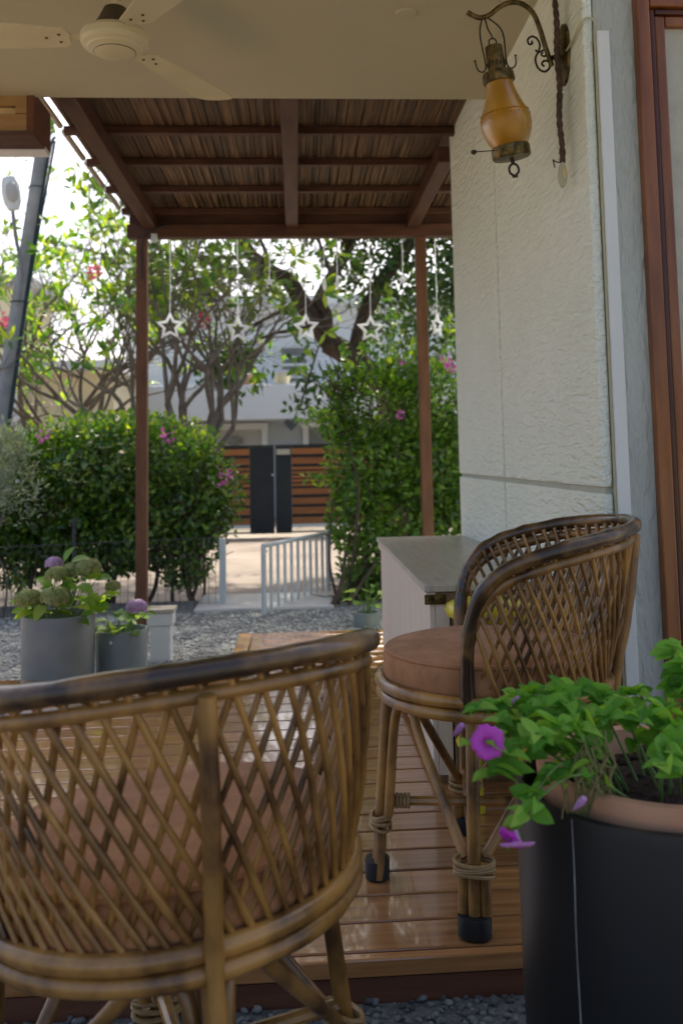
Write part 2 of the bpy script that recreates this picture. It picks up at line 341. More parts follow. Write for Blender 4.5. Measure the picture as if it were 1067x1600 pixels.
obj('eave_board', MB().box((-1.10, 6.405, 2.567), (1.5, 6.435, 2.656)), 'beam_x', pg)
obj('roof_sheet', MB().box((-1.12, 3.93, 2.68), (1.5, 6.52, 2.692)), 'bamboo', pg)
ys = [3.96, 4.20, 4.76, 5.28, 5.82, 6.34]
for a, b_ in zip(ys[:-1], ys[1:]):
    obj('edge_batten', MB().tube([(-1.15, a+.04, 2.66), (-1.15, b_-.045, 2.66)], .016, 8), 'bamboo_edge', pg, sm=True)
# cable clipped to the left post, small box
cb = thing('light_cable', 'black cable clipped to the left pergola post with small white adaptor', 'cable', (-1.0, 6.355, 2.2))
L = lambda p: Vector(p)-Vector((-1.0, 6.355, 2.2))
obj('cord', MB().tube([L(p) for p in smooth_pts([at(222, 437, Y=6.357), at(221, 400, Y=6.357), at(222, 378, Y=6.356), at(227, 364, Y=6.35), at(245, 357, Y=6.35), at(262, 352, Y=6.35)], 20)], .005, 6), 'wire', cb, sm=True)
q = at(241, 372, Y=6.34); obj('adaptor', MB().box(L((q.x-.02, 6.335, q.z-.03)), L((q.x+.02, 6.357, q.z+.03))), 'star', cb, bevel=.003)
# ================================================================== RATTAN CHAIRS
def make_chair():
    t = thing('rattan_chair', 'x', 'chair')
    RR, ZS = .266, .450
    # rim: from one arm foot over the back to the other arm foot (front is +Y)
    half = [(0, -.343, .828), (.10, -.33, .826), (.19, -.285, .818), (.265, -.20, .804), (.297, -.09, .778), (.297, -.01, .745), (.288, .04, .69), (.276, .064, .61), (.264, .070, .52), (.257, .069, .45)]
    full = [(-x, y, z) for x, y, z in reversed(half[1:])]+half
    rim = smooth_pts(full, 72)
    ln = [0]
    for a, b_ in zip(rim[:-1], rim[1:]): ln.append(ln[-1]+(b_-a).length)
    def T(s):                                    # s in [-1,1] along the rim
        d = (s+1)/2*ln[-1]
        for i in range(len(rim)-1):
            if ln[i+1] >= d: return rim[i].lerp(rim[i+1], (d-ln[i])/max(ln[i+1]-ln[i], 1e-9))
        return rim[-1].copy()
    def B(s):
        a = s*R(105); return Vector((RR*math.sin(a), -RR*math.cos(a), ZS+.02))
    jit = lambda p, k=.002: p+Vector((random.uniform(-k, k), random.uniform(-k, k), random.uniform(-k, k)))
    def wob(pts, r, k=.12): return [r*random.uniform(1-k, 1+k) for _ in pts]
    obj('top_rail', MB().tube(rim, wob(rim, .0165), 10), 'rattan_dark', t, sm=True, ang=60)
    inner = [Vector((p.x*.975, p.y*.975+.002, p.z-.031)) if p.z > .5 else Vector((p.x*.93, p.y-.01, p.z)) for p in rim]
    obj('under_rail', MB().tube(inner, wob(inner, .0115), 8), 'rattan', t, sm=True, ang=60)
    for z, r in ((ZS+.016, RR+.004), (ZS-.012, RR+.002)):
        ring = [(r*math.cos(a*math.pi/28), r*math.sin(a*math.pi/28), z) for a in range(56)]
        obj('seat_hoop', MB().tube(ring, wob(ring, .0142, .06), 10, closed=True), 'rattan', t, sm=True, ang=60)
    # seat deck under the cushion
    obj('seat_deck', MB().lathe([(.001, ZS+.012), (RR-.012, ZS+.012), (RR-.012, ZS), (.001, ZS)], 40), 'rattan_dark', t)
    prof = [(.001, .464), (.235, .463), (.252, .466), (.260, .474), (.263, .490), (.264, .515), (.261, .528), (.2575, .5325), (.2595, .5365), (.256, .541), (.251, .5395), (.240, .545), (.15, .551), (.001, .552)]
    def sag(a): return .006*math.sin(3*a+1)+.005*math.sin(5*a)
    obj('cushion', MB().lathe(prof, 56, lobes=sag), 'suede', t, sm=True, ang=60)
    # lattice: two families of canes leaning against each other
    N, dl = 37, .12
    for fam in (0, 1):
        for i in range(N):
            s = -1+2*(i+.5)/N
            sb, st = (s+dl, s-dl) if fam == 0 else (s-dl, s+dl)
            if abs(sb) > 1: continue
            st = max(-.95, min(.95, st*(.93-.23*min(1, abs(s)*1.3))))
            p0, p1 = B(sb), T(st)
            ins = .0 if fam == 0 else .012
            p0 = Vector((p0.x*(1-ins/.28), p0.y*(1-ins/.28), p0.z)); p1 = Vector((p1.x*(.985-ins/.3), p1.y*.985+(.012 if fam else 0), p1.z-.009))
            if (p1-p0).length < .08: continue
            bow = Vector((p0.x+p1.x, p0.y+p1.y, 0)).normalized()*.010
            pts = [p0, p0.lerp(p1, .33)+bow, p0.lerp(p1, .66)+bow, p1]
            pts = [pts[0]]+[jit(p, .0015) for p in pts[1:3]]+[pts[3]]
            rc_ = random.uniform(.0044, .0056); nd = random.randrange(1, 12)
            obj('cane', MB().tube(smooth_pts([pts[0]]+[jit(p, .0025) for p in pts[1:3]]+[pts[3]], 12), [rc_*(1.2 if q == nd or q == nd-6 else random.uniform(.92, 1.05)) for q in range(13)], 7), 'rattan', t, sm=True, ang=60)
    # back post
    obj('back_post', MB().tube(smooth_pts([(0, -.315, .0), (0, -.296, .25), (0, -.288, .44), (0, -.325, .62), (0, -.352, .80)], 20), [.0125*random.uniform(.9, 1.12) for _ in range(21)], 10), 'rattan', t, sm=True, ang=60)
    # legs at front, sides and back
    angs = [R(90), R(14), R(166), R(-90)]
    rl = .288
    feet = [Vector((rl*math.cos(a), rl*math.sin(a), 0)) for a in angs]
    tops = [Vector((.254*math.cos(a), .254*math.sin(a), ZS-.01)) for a in angs]
    order = [0, 1, 3, 2]                          # going round
    for k, (f, tp) in enumerate(zip(feet, tops)):
        tang = Vector((-math.sin(angs[k]), math.cos(angs[k]), 0)); rad_ = Vector((math.cos(angs[k]), math.sin(angs[k]), 0))
        lg = obj('leg', MB().tube(smooth_pts([f+Vector((0, 0, .004)), f.lerp(tp, .5), tp], 10), .0145, 10), 'rattan', t, sm=True, ang=60)
        for sgn in (-1, 1):
            obj('side_cane', MB().tube([f+tang*.025*sgn-rad_*.004+Vector((0, 0, .006)), f.lerp(tp, .30)+tang*.022*sgn-rad_*.004], .0125, 9), 'rattan', lg, sm=True)
        cap = MB()
        n = 20
        for zz, r in ((0.002, .034), (.05, .035)): pass
        cap.lathe([(.001, .002), (.028, .002), (.030, .004), (.030, .042), (.029, .044), (.001, .044)], 20, c=(f.x, f.y, 0), lobes=lambda a, aa=angs[k]: .28*abs(math.sin(a-aa))-.08)
        obj('foot_cap', cap, 'rubber', lg, sm=True)
        bd = MB()
        for q in range(4):
            c0 = f.lerp(tp, .27+.022*q); hoop = []
            for j in range(20):
                a = 2*math.pi*j/20; hoop.append(c0+tang*.042*math.cos(a)+rad_*.0235*math.sin(a)+Vector((0, 0, .006*math.sin(a+q))))
            bd.tube(hoop, .0045, 6, closed=True)
        obj('binding', bd, 'binding', lg, sm=True)
    for i in range(4):
        a, b_ = order[i], order[(i+1) % 4]
        for (p, q) in ((a, b_), (b_, a)):
            if (p in (1, 2)): continue            # arches spring from the front and back legs
            f0, t0, f1, t1 = feet[p], tops[p], feet[q], tops[q]
            side = (f1-f0).normalized()
            pts = [f0.lerp(t0, .34)+side*.03, f0.lerp(t0, .80)+side*.034, f0.lerp(t0, .93)+side*.055, f0.lerp(t0, .95)+side*.095+(t1-t0)*.02,
                   (f0.lerp(t0, .80)).lerp(f1.lerp(t1, .8), .42), f1.lerp(t1, .33)-side*.028]
            obj('arch_brace', MB().tube(smooth_pts(pts, 26), .0115, 9), 'rattan', t, sm=True, ang=60)
    for (p, q, z) in ((0, 3, .40), (1, 2, .36)):
        obj('stretcher', MB().tube([feet[p].lerp(tops[p], z), feet[q].lerp(tops[q], z)], .0115, 9), 'rattan', t, sm=True)
    for k in (0, 3):
        f, tp = feet[k], tops[k]; c0 = f.lerp(tp, .40); dirv = (feet[3-k]-f).normalized(); bd = MB()
        for q in range(5):
            c1 = c0+dirv*(.028+.009*q)
            bd.tube([c1+Vector((0, 0, .0145*math.sin(2*math.pi*j/12)))+dirv.cross(Vector((0, 0, 1)))*.0145*math.cos(2*math.pi*j/12) for j in range(12)], .0042, 6, closed=True)
        obj('stretcher_binding', bd, 'binding', t, sm=True)
    return t
ch = make_chair(); ch['group'] = 'rattan tub chairs'
ch.location = (.462, 2.345, 0.001); ch.rotation_euler = (0, 0, R(90-8))
ch['label'] = 'rattan tub chair standing on the deck before the white cabinet'
c2 = copy_tree(ch); c2.matrix_world = Matrix.Translation((-.165, 1.515, -.056)) @ Matrix.Rotation(R(-3.6), 4, 'Y') @ Matrix.Rotation(R(17), 4, 'Z') @ Matrix.Diagonal((1, 1, .965, 1))
c2['label'] = 'rattan tub chair standing on the gravel just outside the deck edge'
# ================================================================== CABINET AND STOOL
cab = thing('cabinet', 'whitewashed plank sided cabinet with grey board top against the house wall', 'cabinet', (.6, 3.87, 0))
K = Vector((.6, 3.87, 0)); HB = .60; X0, X1, Y0, Y1 = .40, .812, 3.0, 4.74
def kb(a, b): return MB().box(tuple(Vector(a)-K), tuple(Vector(b)-K))
for (ya, yb) in ((3.0, 3.87), (3.876, 4.21), (4.216, 4.74)):
    obj('side_plank', kb((X0, ya+.0, .03), (X0+.018, yb, HB-.055)), 'cab_white', cab, bevel=.003)
obj('top_moulding', kb((X0-.012, 2.99, HB-.053), (X0+.02, 4.75, HB-.022)), 'cab_white', cab, bevel=.004)
obj('back_panel', kb((X0+.02, 4.722, .03), (X1, 4.74, HB-.03)), 'cab_white', cab)
obj('plinth', kb((X0+.022, 3.02, .001), (X1, 4.72, .06)), 'cab_front', cab)
obj('front_stile', kb((X0+.019, 2.996, .03), (X0+.062, 3.02, HB-.055)), 'cab_white', cab, bevel=.002)
obj('front_rail', kb((X0+.001, 2.992, HB-.054), (X1, 3.02, HB-.024)), 'cab_front', cab, bevel=.002)
dr = obj('door', kb((X0+.075, 2.992, .05), (X1-.01, 3.012, HB-.06)), 'cab_front', cab, bevel=.003)
obj('door_stile', kb((X0+.066, 2.984, .05), (X0+.098, 2.9915, HB-.06)), 'cab_front', dr, bevel=.002)
obj('inside_back', kb((X0+.02, 3.03, .06), (X1, 3.04, HB-.03)), 'rubber', cab)
for (ya, yb) in ((2.975, 3.13), (3.134, 4.76)):
    obj('top_board', kb((X0-.018, ya, HB-.021), (X1, yb, HB)), 'grey_top', cab, bevel=.003)
br = obj('corner_bracket', kb((X0-.0165, 2.986, HB-.06), (X0+.05, 2.9905, HB-.03)), 'brass_dark', cab, bevel=.001)
for dx in (.0, .022): obj('screw', MB().lathe([(.001, .0), (.004, .0), (.003, .002), (.001, .002)], 8, c=tuple(Vector((X0+.012+dx, 2.985, HB-.045))-K), mat=Matrix.Rotation(R(90), 3, 'X')), 'iron', br)
st = thing('stool', 'yellow lacquered cane stool between rattan chair and cabinet', 'stool', (.572, 2.835, 0))
obj('seat', MB().lathe([(.001, .522), (.12, .522), (.142, .530), (.148, .546), (.142, .562), (.12, .570), (.001, .573)], 40), 'yellow', st, sm=True, ang=60)
for a in (225, 315, 45, 135):
    ca, sa = math.cos(R(a)), math.sin(R(a))
    lg = obj('leg', MB().tube(smooth_pts([(.09*ca, .09*sa, .525), (.112*ca, .112*sa, .36), (.12*ca, .12*sa, .16), (.105*ca, .105*sa, .002)], 14), .0125, 9), 'yellow', st, sm=True)
    for z in (.07, .14, .3): obj('node', MB().tube([((.112+.004)*ca+.0145*math.cos(j*.524), (.112+.004)*sa+.0145*math.sin(j*.524), z) for j in range(12)], .0022, 5, closed=True), 'yellow', lg, sm=True)
obj('foot_ring', MB().tube([(.118*math.cos(j*math.pi/16), .118*math.sin(j*math.pi/16), .17) for j in range(32)], .008, 8, closed=True), 'yellow', st, sm=True)
# ================================================================== DOOR AT THE RIGHT
dt = thing('door', 'reddish brown wooden door frame with olive panel beside the plaster wall', 'door', (1.4, 2.56, 0))
K = Vector((1.4, 2.56, 0))
def kb2(a, b): return MB().box(tuple(Vector(a)-K), tuple(Vector(b)-K))
def framed(name, x0, wd, ztop, ya, yb, mat):
    obj(name, kb2((x0, ya, -.02), (x0+wd, yb, ztop)), mat, dt, bevel=.005)
    obj(name, kb2((x0+wd+.001, ya, ztop-wd), (2.3, yb, ztop)), mat, dt, bevel=.005)
framed('casing', .966, .040, 2.285, 2.535, 2.62, 'door')
framed('moulding', 1.008, .016, 2.243, 2.548, 2.63, 'door_dark')
framed('inner_casing', 1.026, .030, 2.226, 2.556, 2.64, 'door')
framed('rebate', 1.058, .030, 2.194, 2.585, 2.66, 'door_dark')
obj('leaf_panel', kb2((1.09, 2.62, 0), (2.3, 2.65, 2.163)), 'door_panel', dt)
# white trunking on the front wall
cn = thing('cable_trunking', 'white plastic cable trunking running down the wall corner', 'trunking', (.875, 2.563, 0))
obj('channel', MB().box((-.020, -.016, -.05), (.016, .001, 2.178)), 'conduit', cn, bevel=.003)
obj('lid_edge', MB().box((-.025, -.009, -.05), (-.021, .001, 2.178)), 'ivory', cn)
obj('lead_wire', MB().tube(smooth_pts([(-.018, -.006, 2.172), (-.022, -.008, 2.205), (-.042, -.010, 2.216), (-.062, -.005, 2.20), (-.064, .06, 2.185), (-.0645, .15, 2.18)], 18), .0035, 6), 'ivory', cn, sm=True)
# ================================================================== LANTERN ON ITS BRACKET
YL = 2.745
bk = thing('lantern_bracket', 'curved aged brass wall bracket with iron scrolls and oval back plate', 'bracket', (.82, YL, 2.19))
K = Vector((.82, YL, 2.19)); A = lambda x, y, dy=0: at(x, y, Y=YL)-K
rot = Matrix.Rotation(R(-90), 3, 'Y')
ov = MB(); prof = [(.001, .016), (.04, .015), (.075, .012), (.098, .006), (.10, 0), (.10, -.004)]
n0 = len(ov.v)
ov.lathe([(r, z) for r, z in prof], 32)
ov.v = [(-z-.002, y*.62, x*.95) for x, y, z in ov.v]
obj('back_plate', ov, 'brass_dark', bk, sm=True)
arm = [A(862, 103), A(852, 75), A(843, 45), A(832, 20), A(815, 6), A(797, 4), A(780, 11), A(765, 23), A(750, 28), A(738, 24), A(730, 19)]
obj('arm', MB().tube(smooth_pts(arm, 40), .0075, 10), 'brass_dark', bk, sm=True)
obj('arm_socket', MB().tube([A(858, 92), (-.012, 0, 0)], .008, 8), 'iron', bk, sm=True)
def spiral(cx, cy, r0, a0, turns, sgn=1, n=26):
    return [A(cx+r0*(1-.82*i/n)*math.cos(a0+sgn*turns*6.283*i/n), cy+r0*(1-.82*i/n)*math.sin(a0+sgn*turns*6.283*i/n)) for i in range(n+1)]
obj('scroll', MB().tube(smooth_pts([A(841, 80), A(843, 70), A(838, 60), A(830, 57), A(824, 62), A(826, 69), A(831, 68), A(830, 64)], 30), .0032, 6), 'iron', bk, sm=True)
obj('scroll', MB().tube(smooth_pts([A(836, 78), A(841, 82), A(850, 78), A(854, 83), A(850, 88), A(845, 85), A(848, 82)], 30), .003, 6), 'iron', bk, sm=True)
obj('scroll', MB().tube(smooth_pts([A(841, 80), A(836, 92), A(840, 106), A(850, 112), A(858, 106), A(857, 97), A(850, 95), A(846, 100), A(850, 104)], 34), .0034, 6), 'iron', bk, sm=True)
ln_ = thing('lantern', 'amber glass hurricane lantern hanging crooked from the wall bracket', 'lantern', at(790, 190, Y=YL))
K = at(790, 190, Y=YL); PXM = YL/FPX*1.012
tilt = Matrix.Rotation(R(-8.5), 3, 'Y') @ Matrix.Rotation(R(4), 3, 'X')
def lz(prof, k=36, lobes=None): return MB().lathe(prof, k, mat=tilt, lobes=lobes)
def tl(*p): return tilt @ Vector(p)
obj('glass_body', lz([(.040, .120), (.041, .105), (.045, .085), (.056, .055), (.069, .025), (.0745, .000), (.075, -.015), (.071, -.035), (.062, -.058), (.052, -.075), (.048, -.08)], 40), 'amber', ln_, sm=True, ang=0)
gb = ln_.children[0]
obj('glass_bead', MB().tube([tl(.0712*math.cos(j*.1963), .0712*math.sin(j*.1963), .024) for j in range(32)], .0016, 5, closed=True), 'amber', gb, sm=True)
bmb = MB()
for j in range(36):
    for q in range(3):
        a = j*.1745+q*.087; z = .012-.009*q; rr = .0738
        c = tl(rr*math.cos(a), rr*math.sin(a), z); bmb.lathe([(.0001, -.0022), (.0022, 0), (.0001, .0022)], 6, c=tuple(c))
tag(obj('glass_studs', bmb, 'amber', gb, sm=True), kind='stuff')
obj('collar', lz([(.038, .118), (.046, .118), (.048, .122), (.047, .142), (.043, .150), (.028, .152)], 36), 'brass_dark', ln_, sm=True)
ch_ = obj('chimney', lz([(.027, .150), (.0262, .225), (.024, .229), (.001, .230)], 28), 'brass_dark', ln_, sm=True)
sl = MB()
for j in range(14):
    a = j*.4488; c = tl(.0272*math.cos(a), .0272*math.sin(a), .166); d = tl(.0269*math.cos(a+.14), .0269*math.sin(a+.14), .182); sl.tube([c, d], .0018, 5)
obj('vent_slots', sl, 'iron', ch_)
bs = obj('base', lz([(.047, -.072), (.056, -.076), (.0575, -.082), (.0575, -.106), (.054, -.111), (.02, -.113), (.001, -.113)], 36), 'brass_dark', ln_, sm=True)
obj('finial', MB().tube([tl(0, 0, -.112), tl(0, 0, -.128)], .006, 8).tube([tl(.0145*math.sin(j*.2618)*(1 if math.cos(j*.2618) > -.6 else .75), 0, -.146+.018*math.cos(j*.2618)) for j in range(24)], .0036, 6, closed=True).tube([tl(-.008, 0, -.166), tl(.008, 0, -.166)], .004, 6), 'iron', bs, sm=True)
obj('wick_key', MB().tube([tl(-.05, -.02, -.085), tl(-.115, -.03, -.083)], .0016, 6).lathe([(.0005, -.008), (.008, -.004), (.009, 0), (.008, .004), (.0005, .008)], 10, c=tuple(tl(-.118, -.03, -.083))), 'iron', bs, sm=True)
obj('ring', MB().tube([tl(.0115*math.cos(j*.3927), 0, .241+.0115*math.sin(j*.3927)) for j in range(16)], .0022, 6, closed=True), 'iron', ln_, sm=True)
hk = at(757, 27, Y=YL)-K
for sgn in (-1, 1):
    top = Vector((hk.x+sgn*.008, 0, hk.z)); pts = [top, tl(sgn*.034, 0, .27), tl(sgn*.032, 0, .19), tl(sgn*.034, 0, .165), tl(sgn*.045, 0, .156), tl(sgn*.058, 0, .165), tl(sgn*.062, 0, .19)]
    h = obj('hanger_rod', MB().tube(smooth_pts(pts, 28), .0024, 6), 'iron', ln_, sm=True)
    obj('hook_ball', MB().lathe([(.0003, -.0045), (.0045, 0), (.0003, .0045)], 8, c=tuple(tl(sgn*.062, 0, .192))), 'iron', h, sm=True)
obj('hanger_hook', MB().tube(smooth_pts([Vector((hk.x, 0, hk.z)), tl(-.008, 0, .285), tl(0, 0, .262), tl(0, 0, .25)], 14), .0024, 6), 'iron', ln_, sm=True)
# pendant switch on its rope
rp = thing('pendant_switch', 'ivory bell switch hanging on a hairy coir rope beside the lantern', 'switch', (.785, 2.70, 2.5))
K = Vector((.785, 2.70, 2.5))
zt = at(886, 245, X=.785).z; mb = MB(); n = 70
pts = [Vector((.002*math.sin(i*.31), .002*math.cos(i*.23), -(2.5-zt)*i/n)) for i in range(n+1)]
mb.tube(pts, [0.0088*(1+.18*math.sin(i*2.1)+.1*random.uniform(-1, 1)) for i in range(n+1)], 8); rope = obj('rope', mb, 'coir', rp, sm=True, ang=0)
hb = MB()
for i in range(420):
    p = pts[random.randrange(n)]; d = Vector((random.gauss(0, 1), random.gauss(0, 1), random.gauss(0, .7))).normalized(); hb.tube([p, p+d*random.uniform(.009, .017)], .0004, 3, cap=False)
tag(obj('rope_fibres', hb, 'coir', rope), kind='stuff')
zz = zt-2.5
obj('rope_tie', MB().tube(smooth_pts([(0, 0, zz), (-.02, 0, zz+.004), (-.026, 0, zz+.01), (-.022, 0, zz-.014)], 12), .002, 5), 'coir', rope, sm=True)
sw = obj('switch_body', MB().prism([(.013*math.cos(j*.2618)*(.85 if math.sin(j*.2618) > 0 else 1.0), .038*math.sin(j*.2618)) for j in range(24)], lambda u, v, d: (u, d, v+zz-.036), -.009, .009), 'ivory', rp, bevel=.003, sm=True)
obj('push_button', MB().prism([(.0045*math.cos(j*.5236)+.003, .014*math.sin(j*.5236)) for j in range(12)], lambda u, v, d: (u, d, v+zz-.036), -.0125, -.008), 'pel_light', sw)
# ================================================================== CEILING FAN
hub = at(180, 72, Y=2.9); HZ = 2.275
fan = thing('ceiling_fan', 'cream three blade ceiling fan under the porch ceiling', 'fan', (hub.x, 2.9, 2.5))
obj('canopy', MB().lathe([(.03, .002), (.055, -.002), (.05, -.03), (.02, -.07), (.014, -.075)], 28), 'fan_brown', fan, sm=True)
obj('down_rod', MB().tube([(0, 0, -.05), (0, 0, -.17)], .012, 10), 'fan_metal', fan, sm=True)
obj('lower_canopy', MB().lathe([(.014, -.10), (.034, -.105), (.05, -.14), (.07, -.172), (.072, -.185)], 28), 'fan_brown', fan, sm=True)
mo = obj('motor', MB().lathe([(.05, -.178), (.095, -.183), (.104, -.195), (.104, -.215), (.098, -.226), (.085, -.232), (.082, -.237), (.066, -.243), (.062, -.248), (.045, -.254), (.001, -.257)], 48), 'fan_metal', fan, sm=True, ang=25)
obj('trim_ring', MB().tube([(.063*math.cos(j*.13), .063*math.sin(j*.13), -.246) for j in range(48)], .0016, 5, closed=True), 'fan_brown', mo, sm=True)
for a in (61, 183, 303):
    rm = Matrix.Rotation(R(a), 3, 'Z') @ Matrix.Rotation(R(9), 3, 'X')
    ol = [(.15, -.05), (.30, -.066), (.52, -.080), (.555, -.074), (.572, -.05), (.578, 0), (.572, .05), (.555, .074), (.52, .080), (.30, .066), (.15, .05), (.135, .03), (.135, -.03)]
    bl = obj('blade', MB().prism(ol, lambda u, v, d: tuple(rm @ Vector((u, v, d-.0*v))+Vector((0, 0, -.203))), -.002, .002), 'fan_metal', fan, bevel=.0015)
    obj('blade_iron', MB().prism([(.09, -.014), (.13, -.014), (.16, -.034), (.215, -.03), (.225, 0), (.215, .03), (.16, .034), (.13, .014), (.09, .014)], lambda u, v, d: tuple(rm @ Vector((u, v, d))+Vector((0, 0, -.203))), .0022, .006), 'fan_metal', bl, bevel=.001)
    for (u, v) in ((.165, -.02), (.165, .02), (.205, 0)):
        obj('screw', MB().lathe([(.0005, -.0055), (.004, -.005), (.0055, -.002)], 8, c=tuple(rm @ Vector((u, v, 0))+Vector((0, 0, -.2035)))), 'brass_dark', bl, sm=True)
rc = at(635, 20, Z=2.5)
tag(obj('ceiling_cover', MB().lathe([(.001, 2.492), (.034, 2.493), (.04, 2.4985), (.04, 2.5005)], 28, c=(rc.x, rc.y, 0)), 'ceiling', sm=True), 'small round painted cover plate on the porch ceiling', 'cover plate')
# wooden blind box at the upper left
pl = thing('blind_box', 'honey coloured wooden blind box under the ceiling edge', 'blind box', (-1.6, 3.94, 2.418))
K = Vector((-1.6, 4.03, 2.4))
def kb3(a, b): return MB().box(tuple(Vector(a)-K), tuple(Vector(b)-K))
XR = -1.055
obj('top_rail', kb3((-1.5, 3.99, 2.44), (XR-.03, 4.02, 2.498)), 'pel_wood', pl, bevel=.002)
obj('bottom_rail', kb3((-1.5, 3.99, 2.335), (XR-.03, 4.02, 2.405)), 'pel_wood', pl, bevel=.002)
obj('end_stile', kb3((XR-.075, 3.986, 2.406), (XR-.03, 4.018, 2.439)), 'pel_wood', pl)
obj('end_board', kb3((XR-.028, 3.985, 2.325), (XR, 4.25, 2.498)), 'fascia', pl, bevel=.002)
obj('blind', kb3((-1.5, 4.04, 2.36), (XR-.03, 4.06, 2.49)), 'pel_light', pl)
obj('bottom_board', kb3((-1.5, 3.985, 2.312), (XR, 4.16, 2.3245)), 'beam_x', pl)
obj('drip_edge', kb3((-1.5, 4.162, 2.305), (XR, 4.25, 2.3245)), 'white_paint', pl)
# ================================================================== BIG PLANTER AT THE RIGHT
DC = (.548, 1.475)
dm = thing('planter_drum', 'scuffed black drum planter standing on the gravel', 'planter', (*DC, -.09))
obj('shell', MB().lathe([(.20, .0), (.214, .02), (.222, .3), (.224, .575), (.222, .592), (.214, .594), (.210, .57), (.205, .4)], 72), 'black_drum', dm, sm=True)
obj('seam_scratch', MB().tube([(.2245*math.cos(R(216)+.004*math.sin(i*1.3)+.012*i/12), .2245*math.sin(R(216)+.004*math.sin(i*1.3)+.012*i/12), .59-.045*i) for i in range(13)], [.0004+.0005*abs(math.sin(i*2.3)) for i in range(13)], 4), 'scratch', dm)
pt = thing('terracotta_pot', 'terracotta pot with broad rim set inside the black drum', 'pot', (DC[0]+.012, DC[1], .40))
obj('pot_body', MB().lathe([(.12, -.2), (.165, .02), (.172, .075), (.192, .077), (.199, .084), (.203, .120), (.200, .128), (.190, .130), (.183, .126), (.178, .09), (.172, .06)], 64), 'terracotta', pt, sm=True)
so = MB().lathe([(.001, .098), (.06, .102), (.12, .096), (.178, .088)], 48, lobes=lambda a: .02*math.sin(5*a)); obj('soil', so, 'soil', pt, sm=True)
cl = MB()
for i in range(260):
    a, r_ = random.uniform(0, 6.283), .17*math.sqrt(random.random()); s_ = random.uniform(.004, .011)
    cl.lathe([(.0005, -s_), (s_*.9, -s_*.4), (s_, s_*.3), (.0005, s_)], 5, c=(r_*math.cos(a), r_*math.sin(a), .098))
tag(obj('soil_clods', cl, 'soil', pt), kind='stuff')
# petunia leaves (shared meshes)
def leaf_mesh(name, mat, w=.62, curl=.25, fold=.25, nu=6, tipw=1.0):
    V = []; F = []
    for i in range(nu+1):
        t = i/nu; ww = w*.5*(math.sin(math.pi*min(t**.75, 1))**.8 if 0 < t < 1 else .02)
        for k, sx in enumerate((-1, -.5, 0, .5, 1)):
            V.append((sx*ww, t-.12*curl*t*t, -curl*t*t*.6+fold*abs(sx)*ww*1.1+.02*math.sin(7*t+sx*2)))
    for i in range(nu):
        for k in range(4): F.append((i*5+k, i*5+k+1, i*5+k+6, i*5+k+5))
    me = bpy.data.meshes.new(name); me.from_pydata(V, [], F); finish(me, True, 0); me.materials.append(M[mat]); return me
def put(name, me, parent, loc, d, up, s):
    d = Vector(d).normalized(); up = Vector(up); z = (up-d*up.dot(d)); z = z.normalized() if z.length > 1e-4 else d.orthogonal().normalized(); x = d.cross(z)
    o = bpy.data.objects.new(name, me); C.objects.link(o); o.parent = parent
    m = Matrix((x, d, z)).transposed().to_4x4(); o.matrix_local = Matrix.Translation(loc) @ m @ Matrix.Scale(s, 4); return o
pet_l = [leaf_mesh('petunia_leaf_mesh', 'petunia', w, c, f) for w, c, f in ((.66, .7, .5), (.58, 1.0, .35), (.74, .45, .6), (.62, -.25, .45))]
PB = Vector((DC[0]+.012, DC[1], .49))
pn = thing('petunia_plant', 'leafy petunia trailing over the terracotta pot rim with magenta blooms', 'plant', PB)
random.seed(21)
def stem(parent, pts, r=.0022, mat='stem'):
    return obj('stem', MB().tube(smooth_pts(pts, 12), [r*(1-.4*i/12) for i in range(13)], 6), mat, parent, sm=True)
tips = []
# stems given by where their ends show above or over the rim (pixel, depth)
ends = [((745, 1110), 1.42), ((735, 1165), 1.36), ((770, 1105), 1.48), ((800, 1090), 1.50), ((830, 1085), 1.42), ((850, 1105), 1.34), ((880, 1075), 1.52), ((905, 1085), 1.58),
        ((930, 1120), 1.36), ((955, 1105), 1.46), ((985, 1085), 1.55), ((1000, 1130), 1.36), ((1040, 1110), 1.42), ((1060, 1150), 1.34), ((760, 1215), 1.32), ((815, 1270), 1.27),
        ((795, 1180), 1.30), ((840, 1150), 1.28), ((880, 1140), 1.32), ((1040, 1195), 1.25), ((1065, 1210), 1.24), ((800, 1300), 1.265), ((780, 1130), 1.38), ((1050, 1010), 1.5), ((1075, 1040), 1.46), ((1060, 1070), 1.5)]
for (pxy, dp) in ends:
    e = at(*pxy, Y=dp)-PB; e = Vector(e)
    b0 = Vector((e.x*.35+random.uniform(-.03, .03), e.y*.35+random.uniform(-.03, .03), .0))
    hang = e.z < .04
    mid = b0.lerp(e, .55)+Vector((0, 0, .05 if not hang else .075))
    path = smooth_pts([b0, mid, e], 12); stem(pn, [b0, mid, e])
    nl = 15 if not hang else 13
    for i in range(nl):
        t = .30+.70*(i+random.random()*.5)/nl; k = min(int(t*12), 11); p = path[k].lerp(path[k+1], t*12-k) if t < 1 else path[-1]
        a = random.uniform(0, 6.283); out = Vector((math.cos(a), math.sin(a), random.uniform(-.1, .55) if not hang else random.uniform(-1.0, .1)))
        put('leaf', random.choice(pet_l), pn, p, out, Vector((random.gauss(-.1, .6), random.gauss(-.55, .6), .9)), random.uniform(.024, .043)*(1 if not hang else .85))
    for a in (0, 2.1, 4.2):
        put('leaf', random.choice(pet_l), pn, e, Vector((math.cos(a+pxy[0]), math.sin(a+pxy[0]), .5 if not hang else -.5)), Vector((0, -.3, 1)), random.uniform(.022, .036))
